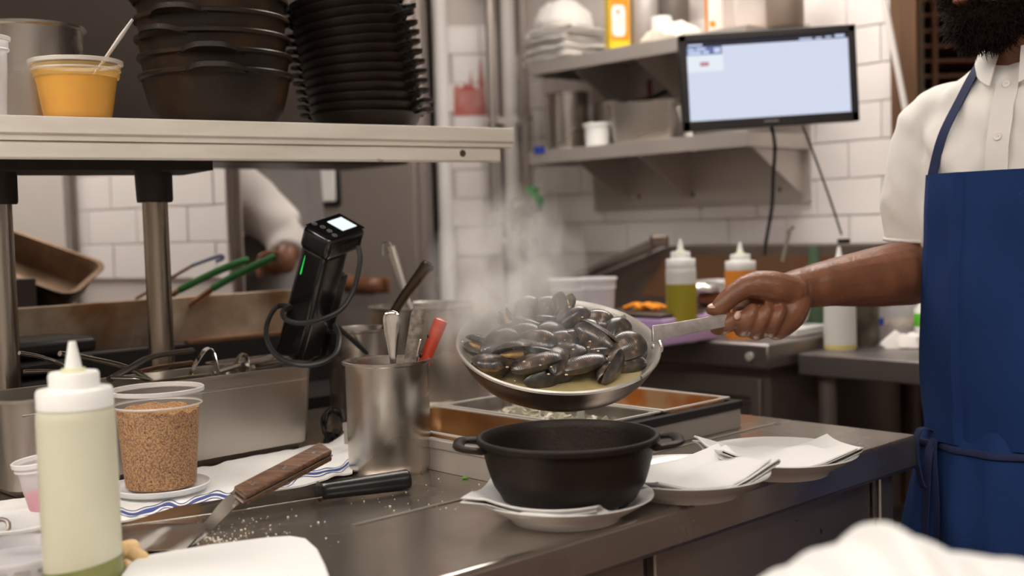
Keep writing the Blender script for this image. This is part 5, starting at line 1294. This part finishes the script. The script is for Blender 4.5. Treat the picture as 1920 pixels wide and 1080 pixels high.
# garlic and shallot bits clinging to the shells
random.seed(13); m = MB()
for i in range(46):
    c = panpt(random.gauss(1035,75), random.gauss(650,34), random.uniform(-.004,.022)); r = random.uniform(.0008,.0019)
    m.ell(c, (r*1.3, r, r*.7), n=6, m=4)
o = m.build('garlic_bits', material('garlic_bits', (.72,.55,.38), .5)); tag(o, 'chopped garlic bits scattered over the mussels', 'garlic'); o['kind'] = 'stuff'

# ---- foreground plate and napkin on a stand, close to the camera
fc = at(1690, 1080, .70); fx, fy = fc.x, fc.y
t = thing('side_stand', 'small steel stand in front of the worktop', 'stand', (fx, fy, 0))
MB().box((fx+.02, fy-.06, .935), (.36,.30,.03)).build('top', STEEL, t, bevel=.006)
for sx in (-1,1):
    for sy in (-1,1): MB().tube([(fx+.02+sx*.15, fy-.06+sy*.12, 0), (fx+.02+sx*.15, fy-.06+sy*.12, .925)], .014, 10).build('leg', STEEL, t)
base = V((fx+.02, fy-.055, .9505))
for i in range(3):
    c = base + Z*(.010*i); tt = thing('dinner_plate', '%s white plate of the short pile on the side stand' % ['lowest', 'middle', 'topmost'][i], 'plate', c, 0, 'plates on the side stand'); r = .125
    MB().lathe([(0,.003),(r*.55,.003),(r*.57,.0),(r*.62,0),(r*.64,.004),(r*.80,.010),(r*.97,.0185),(r,.0215),(r*.965,.0228),(r*.78,.0150),(r*.58,.008),(0,.0075)], 64, c).build('disc', WHITEP, tt)
prof = [(1330,1.000),(1400,1.004),(1430,1.012),(1500,1.026),(1560,1.040),(1600,1.0425),(1645,1.0565),(1700,1.0465),(1790,1.034),(1920,1.028),(2010,1.015),(2060,1.0)]
nx = [(at(px, 1040, fy).x, z) for px, z in prof]
def fn(i, j):
    x = lerp(nx[0][0], nx[-1][0], i); zr, = interp(nx, x); y = fy + .045 - j*.22
    fall = math.exp(-((j-.22)/.55)**2) if j > .22 else 1 - .25*((.22-j)/.22)**2
    z0 = .9945 + .004*noise.noise(V((x*20, y*20, 0)))
    return V((x + .01*math.sin(j*4), y, z0 + (zr-z0)*fall))
tag(MB().grid(fn, 60, 30, thick=.003).build('napkin', CLOTHW), 'white napkin heaped on the pile of plates before the worktop', 'napkin')
# ============================================================ people
CP = V((.82, 1.80, 0)); CFd = V((-.72,-.69,0)).normalized(); CRt = V((CFd.y, -CFd.x, 0)); CRt = V((-.69,.72,0)).normalized()
def T(a, b, z): return CP + CRt*a + CFd*b + Z*z
person = thing('person', 'chef in white shirt and blue apron holding the frying pan', 'person', CP)
D = PD + .085
body = MB()
def chain(mb, pts, rs, n=14, sub=4, flat=None):
    P = catmull(pts, sub); m_ = len(P); k = len(pts)-1; RR = []
    for i in range(m_):
        s = i/sub; a = min(int(s), k-1); RR.append(lerp(rs[a], rs[a+1], s-a))
    mb.tube(P, RR, n, flat=flat)
    mb.ell(P[0], (RR[0],)*3, n=10, m=6); mb.ell(P[-1], (RR[-1],)*3, n=10, m=6)
# torso, slightly inside the shirt
TOR = [(.80,.165,.115,0),(.95,.16,.11,0),(1.08,.155,.11,0),(1.25,.162,.113,0),(1.36,.16,.10,0),(1.42,.135,.08,0),(1.455,.085,.062,.0)]
body.loft([(T(0,o,z), CRt*a, CFd*b) for z, a, b, o in TOR], 32)
# neck and head
HC = V((.752, 1.748, 1.635)); HF = V((-.90,-.43,-.12)).normalized(); HR = V((-.43,.90,0)).normalized(); HU = HF.cross(HR)*-1
if HU.z < 0: HU = -HU
body.tube(catmull([T(0,0,1.43), T(0,.02,1.50), HC - HU*.045 - HF*.02], 4), [.066]*3 + [.062]*3 + [.060]*3, 18)
def H(f, r, u): return HC + HF*f + HR*r + HU*u
hx = (HF, HR, HU)
body.ell(H(-.012,0,.035), (.098,.078,.088), hx, 24, 16)
body.ell(H(.022,0,-.03), (.070,.062,.080), hx, 24, 16)
body.ell(H(.045,0,-.075), (.042,.046,.034), hx, 18, 12)
body.ell(H(.070,0,.022), (.025,.058,.014), hx, 16, 10)
chain(body, [H(.085,0,.018), H(.100,0,-.008), H(.108,0,-.022)], [.009,.011,.014], 12)
for s in (-1,1):
    body.ell(H(.096,.014*s,-.026), (.010,.009,.008), hx, 10, 8)
    body.ell(H(.060,.042*s,-.022), (.024,.020,.020), hx, 12, 8)
    body.ell(H(-.008,.080*s,-.002), (.018,.008,.032), (HF*.95+HU*.2, HR, HU), 14, 10)
body.ell(H(.088,0,-.050), (.012,.024,.0065), hx, 14, 8); body.ell(H(.086,0,-.061), (.012,.021,.0075), hx, 14, 8)
# right arm with the gripping hand
SHO = T(.165,0,1.405); ELB = at(1738, 503, 1.925); WRI = at(1490, 544, D+.035)
chain(body, [T(.145,0,1.385), lerp(SHO, ELB, .5), ELB], [.042,.044,.044], 18)
chain(body, [ELB + V((.006,.01,0)), at(1703,511,1.893), at(1640,520,1.856), at(1560,530,1.815), at(1512,539,1.796), WRI], [.046,.0545,.0485,.0375,.0325,.0310], 20)
def Hd(px, py, dz): return at(px, py, D+dz)
chain(body, [WRI, Hd(1462,556,.026), Hd(1430,575,.024), Hd(1402,590,.022)], [.030,.0345,.033,.026], 16)
chain(body, [Hd(1487,548,.014), Hd(1450,540,.0), Hd(1420,536,-.006), Hd(1396,539,-.010)], [.024,.0265,.0235,.0185], 14)
chain(body, [Hd(1396,539,-.010), Hd(1374,553,-.014), Hd(1360,566,-.016), Hd(1345,578,-.017), Hd(1333,581,-.016)], [.0185,.0160,.0150,.0128,.0085], 14)
chain(body, [Hd(1490,565,.02), Hd(1478,590,.012), Hd(1456,612,.014)], [.026,.0265,.022], 14)
FING = [([(1384,604,.034),(1346,613,.010),(1358,611,-.016),(1383,594,-.021)], [.0130,.0125,.0125,.0095]),
        ([(1412,612,.034),(1392,616,-.002),(1400,600,-.022),(1411,582,-.020)], [.0135,.0140,.0138,.0112]),
        ([(1436,616,.032),(1416,622,-.002),(1425,602,-.020),(1437,583,-.017)], [.0130,.0135,.0130,.0108]),
        ([(1458,616,.028),(1444,620,.000),(1453,601,-.015),(1464,582,-.011)], [.0118,.0120,.0118,.0098])]
for pts, rs in FING: chain(body, [Hd(*p) for p in pts], rs, 12)
# left arm, relaxed at the side
S2, E2, W2 = T(-.165,0,1.405), T(-.235,-.01,1.14), T(-.235,.13,.93)
chain(body, [S2, lerp(S2,E2,.5), E2], [.056,.050,.044], 16); chain(body, [E2, lerp(E2,W2,.4), W2], [.046,.046,.029], 16)
hd2 = (W2-E2).normalized(); PA = W2 + hd2*.055
chain(body, [W2, PA, PA + hd2*.035], [.028,.036,.030], 14)
for k in range(4):
    a = PA + hd2*.05 + CRt*(.0) + (CFd*.7+CRt*.3)*(.026-.017*k); chain(body, [a, a + hd2*.035 + CRt*.004, a + hd2*.055 + CRt*.016, a + hd2*.062 + CRt*.03], [.0115,.0105,.0095,.0085], 10)
chain(body, [W2 + hd2*.03, W2 + hd2*.05 + CFd*.04, W2 + hd2*.085 + CFd*.05], [.016,.014,.010], 10)
# legs
for s in (-1,1): chain(body, [T(.085*s,0,.84), T(.09*s,.01,.48), T(.095*s,-.01,.09)], [.085,.058,.042], 16); chain(body, [T(.095*s,-.02,.06), T(.10*s,.14,.04)], [.042,.034], 12)
bm_ = voxel(body, .0027, 2, fac=.4)
bo = bm_.build('body', SKIN, person, angle=180, fix=False)
# nails, eyes
def nail(c, nrm, along, la, lb):
    x, y, z = frame(nrm, along); MB().ell(c, (la, lb, .0016), (x, y, z), 12, 6).build('nail', NAIL, person)
nail(Hd(1338,573,-.0225), V((-.05,-.55,.83)), at(1330,578,D)-at(1350,572,D), .0095, .0062)
nail(Hd(1383,591,-.0305), V((.15,-.95,.25)), at(1386,585,D)-at(1376,602,D), .0070, .0050)
EYE = material('eye_white', (.75,.72,.68), .2); IRIS = material('dark_iris', (.02,.012,.01), .15)
for s in (-1,1):
    c = H(.0665,.031*s,.004); MB().ell(c, (.0115,.0115,.0115)).build('eye', EYE, person); MB().ell(c + HF*.0088 - HU*.002, (.0035,.0052,.0052), hx, 10, 8).build('iris', IRIS, person)
    MB().ell(c + HU*.0052 + HF*.0008, (.0122,.0145,.0085), hx, 14, 10).build('eyelid', SKIN, person); MB().ell(c - HU*.0085 + HF*.0002, (.0115,.0140,.0060), hx, 14, 10).build('eyelid', SKIN, person)
    MB().tube([H(.094,.012*s,.028), H(.094,.032*s,.036), H(.080,.052*s,.030)], [.003,.0045,.002], 8).build('eyebrow', HAIR, person)
# lips colour piece
LIP = material('lip_skin', (.26,.10,.07), .4)
MB().ell(H(.0905,0,-.050), (.0105,.022,.005), hx, 14, 8).build('lip', LIP, person); MB().ell(H(.0895,0,-.0605), (.0105,.0195,.0062), hx, 14, 8).build('lip', LIP, person)
# hair cap and beard
random.seed(17); hm = MB()
def strand(p, d, ln, r=.0011, curl=.5):
    pts = [p]; q = p; dd = d.normalized()
    for k in range(4):
        dd = (dd + V((random.gauss(0,curl), random.gauss(0,curl), random.gauss(0,curl)-.06))).normalized(); q = q + dd*(ln/4); pts.append(q)
    hm.tube(pts, [r, r, r*.9, r*.7, r*.3], 3, caps=False)
for k in range(1500):
    v = V((random.gauss(0,1), random.gauss(0,1), random.gauss(0,1))).normalized()
    p = H(-.012,0,.035) + HF*(v.x*.098) + HR*(v.y*.078) + HU*(v.z*.088)
    if (p-HC).dot(HU) < .045 and (p-HC).dot(HF) > -.01: continue
    if (p-HC).dot(HU) < -.02: continue
    strand(p, p-H(-.012,0,.035), .02, .0013)
cap = MB().ell(H(-.016,0,.042), (.099,.081,.090), hx, 28, 18)
keep = [i for i, p in enumerate(cap.v) if (p-HC).dot(HU) > .055 - .9*((p-HC).dot(HF) < 0)*min(.07, -(p-HC).dot(HF))]
ks = set(keep); cap.f = [f for f in cap.f if all(i in ks for i in f)]
base_n = len(hm.v); hm.add(cap.v, cap.f)
o = hm.build('hair', HAIR, person, fix=False); o['kind'] = 'stuff'
hm = MB(); bd_ = MB()
bd_.ell(H(.042,0,-.088), (.050,.052,.042), hx, 22, 14); bd_.ell(H(.022,.044,-.060), (.034,.022,.040), hx, 16, 10); bd_.ell(H(.022,-.044,-.060), (.034,.022,.040), hx, 16, 10)
bd_.ell(H(.075,0,-.086), (.022,.036,.022), hx, 16, 10); bd_.ell(H(.088,.024,-.045), (.010,.012,.016), hx, 12, 8); bd_.ell(H(.088,-.024,-.045), (.010,.012,.016), hx, 12, 8); bd_.ell(H(.093,0,-.040), (.009,.026,.005), hx, 12, 8)
bvx = voxel(bd_, .004, 3)
pts_ = bvx.v
for k in range(5200):
    p = random.choice(pts_); d = (p - H(.01,0,-.05)).normalized()
    if (p-HC).dot(HU) > -.045 and (p-HC).dot(HF) > .07: continue
    strand(p + V((random.gauss(0,.002),)*3), d + HF*.15 - Z*.45, random.uniform(.008,.030), .00065, .42)
hm.add(bvx.v, bvx.f)
o = hm.build('beard', HAIR, person, fix=False, angle=180); o['kind'] = 'stuff'

# shirt
def build_shirt(mb, hem=True):
    secs = [(.87,.140,.110,0),(.97,.156,.122,0),(1.08,.170,.130,0),(1.25,.182,.134,0),(1.34,.180,.126,0),(1.40,.172,.108,0),(1.44,.148,.090,0),(1.468,.100,.076,.004),(1.486,.074,.068,.006)]
    mb.loft([(T(0,o,z), CRt*a, CFd*b) for z, a, b, o in secs], 40)
    for sg, E in ((1, ELB), (-1, E2)):
        S_ = T(.160*sg,0,1.395); d_ = (E - S_).normalized(); out = V((CRt.x, CRt.y, 0))*sg
        if sg == 1:
            hemc = lerp(S_, E, .80) + V((-.002,0,0))
            pts = [T(.100,0,1.405), S_ - Z*.008, lerp(S_, E, .45) + V((-.006,0,0)), hemc]; rs = [.062,.064,.069,.0690]
        else: pts = [T(-.115,0,1.405), S_, lerp(S_, E, .45), lerp(S_, E, .78)]; rs = [.072,.076,.074,.072]
        P = catmull(pts, 5); RR = [lerp(rs[min(int(i/5),2)], rs[min(int(i/5),2)+1], i/5-min(int(i/5),2)) for i in range(len(P))]
        mb.tube(P, RR, 24)
sm = MB(); build_shirt(sm); sv = voxel(sm, .006, 8)
def fold(p):
    q = V((p.x*7, p.y*7, p.z*4.0)); return .006*noise.noise(q*1.6) + .010*noise.noise(V((p.x*20+p.z*14, p.y*20-p.z*10, p.z*9))) - .004*abs(noise.noise(V((p.x*14-p.z*16, p.y*14+p.z*12, p.z*5))))
cen = [T(0,0,z/10) for z in range(8,16)]
nv = []
for p in sv.v:
    c = CP + Z*p.z; d = (p - c); d.z = 0; d = d.normalized() if d.length > 1e-6 else V((1,0,0)); nv.append(p + d*fold(p))
sv.v = nv
sh = sv.build('shirt', SHIRT, person, angle=180, fix=False)
# sleeve hem ring
S_ = T(.160,0,1.395); hc_ = lerp(S_, ELB, .80) + V((-.002,0,0)); dx, dy, dz_ = frame((ELB-S_), V((1,0,0)))
MB().tube([hc_ + dx*(.069*math.cos(a*.2618)) + dy*(.069*math.sin(a*.2618)) + dz_*.0 for a in range(24)], .0030, 8, closed=True).build('sleeve_hem', SHIRT, sh)
# collar
def collar(sg):
    m = MB()
    def fn(i, j):
        th = sg*(.22 + i*2.85)                                # from the front opening round to the back
        pt = max(0, 1-i*6)
        r = lerp(.064, .084 + .014*pt, j); z = lerp(1.512, 1.462 - .020*pt, j) - .010*math.cos(th)*.6 + .004
        a, b = math.sin(th)*r*1.02, math.cos(th)*r + .010
        return T(a, b, z + .006*math.sin(math.pi*j))
    m.grid(fn, 26, 6, thick=.0025); return m
for sg in (1,-1): collar(sg).build('collar', SHIRT, sh)
# placket and buttons
def front(a, z, off=.0):
    secs = [(.80,.190,.140),(.95,.182,.132),(1.08,.176,.130),(1.25,.182,.134),(1.34,.180,.126),(1.40,.165,.108),(1.44,.125,.088),(1.468,.080,.076)]
    A, B = interp(secs, z); b = B*math.sqrt(max(0.02, 1-(a/A)**2)); return T(a, b+off, z)
MB().grid(lambda i, j: front(-.017+.034*j, lerp(1.445, .95, i), .0045), 26, 4, thick=.002).build('placket', SHIRT, sh)
BTN = material('shirt_button', (.74,.71,.66), .3)
for z in (1.442, 1.362, 1.285):
    p = front(0, z, .0075); x, y, a_ = frame((CFd + Z*.25).normalized(), CRt)
    bt = MB().lathe([(0,0),(.0062,0),(.0066,.0009),(.0056,.0019),(.0042,.0014),(0,.0014)], 20, p, (x, y, a_)).build('button', BTN, sh)
    for s in (-1,1): MB().ell(p + x*(.0015*s) + a_*.0015, (.0006,.0006,.0004), (x, y, a_), 6, 4).build('button_hole', HAIR, bt)

# apron
def bib_pt(i, j):        # i across, j from the top down
    z = lerp(1.312, .895, j); hw_ = lerp(.128, .142, min(1, j*1.6)); 
    if j > .86: hw_ = lerp(.142, .132, (j-.86)/.14)
    a = lerp(hw_, -hw_, i); base = front(a, max(z, .82), 0)
    bulge = .010 + .016*math.sin(math.pi*min(1, max(0, (j-.25)/.75)))
    rip = .0035*math.sin(a*40 + z*5)*min(1, j*2) + .005*math.exp(-((a-.062)/.007)**2) - .003*math.exp(-((a-.05)/.006)**2) + .004*noise.noise(V((a*22, z*9, 1)))
    edge = .010*max(0, abs(i-.5)*2-.86)/.14
    return base + CFd*(bulge + rip - edge)
ap = thing('dummy', 'x', 'x') if False else None
bib = MB().grid(bib_pt, 46, 40, thick=.003).build('apron_bib', APRON, person)
MB().grid(lambda i, j: bib_pt(.012 + .0*j, j) + CFd*.0012 + (bib_pt(.03,j)-bib_pt(.012,j))*i*3.2, 4, 40, thick=.0012).build('bib_hem', APRON, bib)
def skirt_pt(i, j):
    th = lerp(1.95, -1.95, i); z = lerp(.925, .42, j)
    A = lerp(.162, .215, min(1, j*1.5)**.8); B = lerp(.142, .180, min(1, j*1.5)**.8)
    if j < .06: A -= .004; B -= .002
    fl = (.004 + .010*min(1, j*2))*(math.sin(th*7.3+.6) + .5*math.sin(th*15+2+3*j)) + .006*noise.noise(V((th*3, z*8, 4)))
    return T(math.sin(th)*(A+fl), math.cos(th)*(B+fl), z)
MB().grid(skirt_pt, 110, 40, thick=.003).build('apron_skirt', APRON, person)
tie = [skirt_pt(k/60, .075) for k in range(61)]
tie = [p + (V((p.x, p.y, 0)) - CP).normalized()*.006 for p in tie]
MB().tube(tie, .0040, 8, flat=1.5, hint=Z).build('waist_tie', APRON2, person)
# knot with hanging ties, on the chef's right front
kn = skirt_pt(.335, .04) + (CFd*.8+CRt*.4)*.010
def tape(pts, wd, m_=APRON2, nm='tie_end'):
    P = catmull(pts, 6); sd = (CRt*.85 - CFd*.5).normalized()
    return MB().grid(lambda i, j: P[min(len(P)-1, int(round(i*(len(P)-1))))] + sd*((j-.5)*wd), len(P), 3, thick=.002).build(nm, m_, person)
MB().ell(kn, (.012,.011,.014)).build('tie_knot', APRON2, person)
o1 = CFd*.012
tape([kn, kn + o1 + Z*-.03 + CRt*.012, kn + o1 - Z*.10 + CRt*.018, kn + o1 - Z*.165 + CRt*.022], .020)
tape([kn, kn + o1 - Z*.02 + CRt*.004, kn + o1*1.3 - Z*.12 - CRt*.002, kn + o1*1.2 - Z*.215 - CRt*.0], .014)
lp = [kn, kn + o1*1.5 + CRt*.024 + Z*.006, kn + o1*1.6 + CRt*.030 - Z*.035, kn + o1*1.2 + CRt*.020 - Z*.085, kn + o1 + CRt*.012 - Z*.02, kn]
tape(lp, .014, nm='tie_loop')
# neck strap
def strap(sg):
    pts = [bib_pt(.06 if sg > 0 else .94, .02), front(.096*sg, 1.37, .010), front(.074*sg, 1.43, .012), T(.060*sg, .062, 1.475), T(.062*sg, .015, 1.497), T(.045*sg, -.055, 1.50), T(0, -.075, 1.50)]
    P = catmull(pts, 6); sd = (CRt*.9 - CFd*.25).normalized()
    MB().grid(lambda i, j: P[min(len(P)-1, int(round(i*(len(P)-1))))] + lerp(sd, V((0,0,1)), min(1, max(0, (i-.55)/.3)))*((j-.5)*.018), len(P), 3, thick=.002).build('neck_strap', APRON2, person)
strap(1); strap(-1)
# trousers and shoes
tm = MB(); tm.loft([(T(0,0,.62), CRt*.165, CFd*.115), (T(0,0,.86), CRt*.180, CFd*.128)], 28)
for s in (-1,1): chain(tm, [T(.088*s,0,.80), T(.092*s,.01,.48), T(.096*s,-.01,.10)], [.098,.078,.064], 18)
voxel(tm, .010, 4).build('trousers', material('dark_trousers', (.03,.03,.035), .9), person, angle=180, fix=False)
for s in (-1,1):
    m = MB(); chain(m, [T(.097*s,-.05,.052), T(.10*s,.06,.050), T(.104*s,.165,.040)], [.048,.050,.040], 16)
    m.v = [V((p.x, p.y, max(.001, p.z))) for p in m.v]; m.build('shoe', BLACKR, person)

# ---- second cook, seen from the side behind the griddle
C2 = V((-.755, 3.47, 0)); F2 = V((.97,-.24,0)).normalized(); R2 = V((F2.y, -F2.x, 0))
def T2_(a, b, z): return C2 + R2*a + F2*b + Z*z
p2 = thing('person', 'cook in white jacket and grey apron standing behind the griddle', 'person', C2)
b2 = MB()
b2.loft([(T2_(0,0,z), R2*a, F2*b) for z, a, b in [(.80,.17,.11),(1.0,.16,.11),(1.25,.17,.115),(1.38,.165,.10),(1.44,.12,.075),(1.48,.06,.055)]], 24)
b2.tube([T2_(0,0,1.46), T2_(0,.02,1.58)], .055, 16); h2 = T2_(0,.035,1.66)
b2.ell(h2 + Z*.03, (.085,.085,.09)); b2.ell(h2 + F2*.02 - Z*.04, (.065,.065,.075)); b2.ell(h2 + F2*.095 - Z*.015, (.016,.014,.02))
for s in (-1,1): b2.ell(h2 + R2*.082*s, (.012,.012,.028))
WR2 = at(536, 496, 3.16); EL2 = at(540, 440, 3.24); SR2 = T2_(.17,0,1.40); SL2 = T2_(-.17,0,1.40)
HX2 = at(502, 494, 3.10)
chain(b2, [SR2, EL2], [.052,.044], 14); chain(b2, [EL2, WR2], [.043,.028], 14); chain(b2, [WR2, lerp(WR2,HX2,.55)], [.027,.034], 12)
for k in range(4):
    a = lerp(WR2, HX2, .7) + V((0,0,.018-.012*k)); chain(b2, [a, a + V((-.026,-.006,-.003)), a + V((-.034,-.02,-.010)), a + V((-.028,-.032,-.012))], [.0105,.010,.0095,.0085], 8)
chain(b2, [lerp(WR2,HX2,.2) + Z*.015, lerp(WR2,HX2,.6) + V((0,-.035,.03)), HX2 + V((-.012,-.04,.02))], [.014,.012,.009], 8)
EL3 = T2_(-.23,.03,1.15); WR3 = T2_(-.18,.22,1.08)
chain(b2, [SL2, EL3], [.05,.044], 14); chain(b2, [EL3, WR3], [.043,.028], 14); chain(b2, [WR3, WR3 + F2*.06], [.028,.032], 12)
for k in range(4):
    a = WR3 + F2*.08 + Z*(.018-.012*k); chain(b2, [a, a + F2*.03, a + F2*.045 + R2*.02], [.010,.0095,.008], 8)
for s in (-1,1): chain(b2, [T2_(.085*s,0,.84), T2_(.09*s,.01,.48), T2_(.095*s,-.01,.09)], [.085,.058,.042], 12); chain(b2, [T2_(.095*s,-.02,.06), T2_(.10*s,.14,.04)], [.042,.034], 10)
voxel(b2, .007, 3).build('body', SKIN, p2, angle=180, fix=False)
s2 = MB(); s2.loft([(T2_(0,0,z), R2*a, F2*b) for z, a, b in [(.72,.21,.185),(.95,.19,.175),(1.15,.185,.170),(1.3,.19,.165),(1.39,.175,.145),(1.44,.13,.11),(1.475,.07,.065)]], 32)
for S_, E_ in ((SR2, EL2), (SL2, EL3)): s2.tube(catmull([lerp(T2_(0,0,1.41), S_, .7), S_, lerp(S_, E_, .5), lerp(S_, E_, 1.0)], 5), [.07]*5+[.076]*5+[.07]*5+[.064], 18)
s2.tube([EL2, lerp(EL2, WR2, .62)], [.064,.050], 16)
v2 = voxel(s2, .009, 6)
v2.v = [p + V((noise.noise(p*9), noise.noise(p*9+V((4,0,0))), 0))*.012 for p in v2.v]
v2.build('jacket', material('white_cook_jacket', (.74,.69,.65), .9, 0, (.70,.65,.61), 5), p2, angle=180, fix=False)
MB().grid(lambda i, j: T2_(math.sin(lerp(-1.45,1.45,i))*lerp(.172,.225,j), math.cos(lerp(-1.45,1.45,i))*lerp(.182,.210,j)+.006*math.sin(i*22), lerp(1.47,.62,j)), 40, 20, thick=.004).build('apron', material('grey_apron', (.25,.23,.22), .7, 0, (.20,.18,.17), 4), p2)
hm = MB(); hm.ell(h2 + Z*.045 - F2*.008, (.092,.092,.088)); hm.f = [f for f in hm.f if all((hm.v[i]-h2).z > .03 - .6*max(0, -(hm.v[i]-h2).dot(F2)) for i in f)]; hm.build('hair', HAIR, p2, fix=False)
for s in (-1,1):
    m = MB(); chain(m, [T2_(.097*s,-.05,.052), T2_(.104*s,.165,.040)], [.048,.040], 12); m.v = [V((p.x, p.y, max(.001, p.z))) for p in m.v]; m.build('shoe', BLACKR, p2)
tm = MB()
for s in (-1,1): chain(tm, [T2_(.088*s,0,.80), T2_(.092*s,.01,.48), T2_(.096*s,-.01,.10)], [.098,.078,.064], 14)
voxel(tm, .012, 3).build('trousers', MATS['dark_trousers'], p2, angle=180, fix=False)

# ============================================================ steam over the pan
STM = bpy.data.materials.new('steam_volume'); STM.use_nodes = True; nt = STM.node_tree; n = nt.nodes; L = nt.links
n.remove(n['Principled BSDF']); pv = n.new('ShaderNodeVolumePrincipled'); pv.inputs['Color'].default_value = (1,.99,.97,1); pv.inputs['Anisotropy'].default_value = .1
L.new(pv.outputs[0], n['Material Output'].inputs['Volume'])
tc = n.new('ShaderNodeTexCoord'); mp = n.new('ShaderNodeMapping'); mp.inputs['Scale'].default_value = (1,1,.6); L.new(tc.outputs['Object'], mp.inputs[0])
nz = n.new('ShaderNodeTexNoise'); nz.inputs['Scale'].default_value = 17; nz.inputs['Detail'].default_value = 5; nz.inputs['Distortion'].default_value = 1.2; L.new(mp.outputs[0], nz.inputs[0])
gr = n.new('ShaderNodeTexCoord'); g2 = n.new('ShaderNodeTexGradient'); g2.gradient_type = 'SPHERICAL'
mg = n.new('ShaderNodeMapping'); mg.inputs['Location'].default_value = (-1,-1,-1); mg.inputs['Scale'].default_value = (2,2,2); L.new(gr.outputs['Generated'], mg.inputs[0]); L.new(mg.outputs[0], g2.inputs[0])
mr = n.new('ShaderNodeMapRange'); mr.inputs[1].default_value = .42; mr.inputs[2].default_value = .72; L.new(nz.outputs['Fac'], mr.inputs[0])
mu = n.new('ShaderNodeMath'); mu.operation = 'MULTIPLY'; L.new(mr.outputs[0], mu.inputs[0]); L.new(g2.outputs['Fac'], mu.inputs[1])
m2 = n.new('ShaderNodeMath'); m2.operation = 'MULTIPLY'; L.new(mu.outputs[0], m2.inputs[0]); m2.inputs[1].default_value = 38
L.new(m2.outputs[0], pv.inputs['Density']); MATS['steam'] = STM
c0, c1 = at(955, 560, 1.70), at(955, 700, 1.62)
m = MB().ell(at(955, 570, 1.69), (.135, .13, .185), n=24, m=16)
o = m.build('steam', STM); tag(o, 'white steam rising from the pan of mussels', 'steam'); o['kind'] = 'stuff'
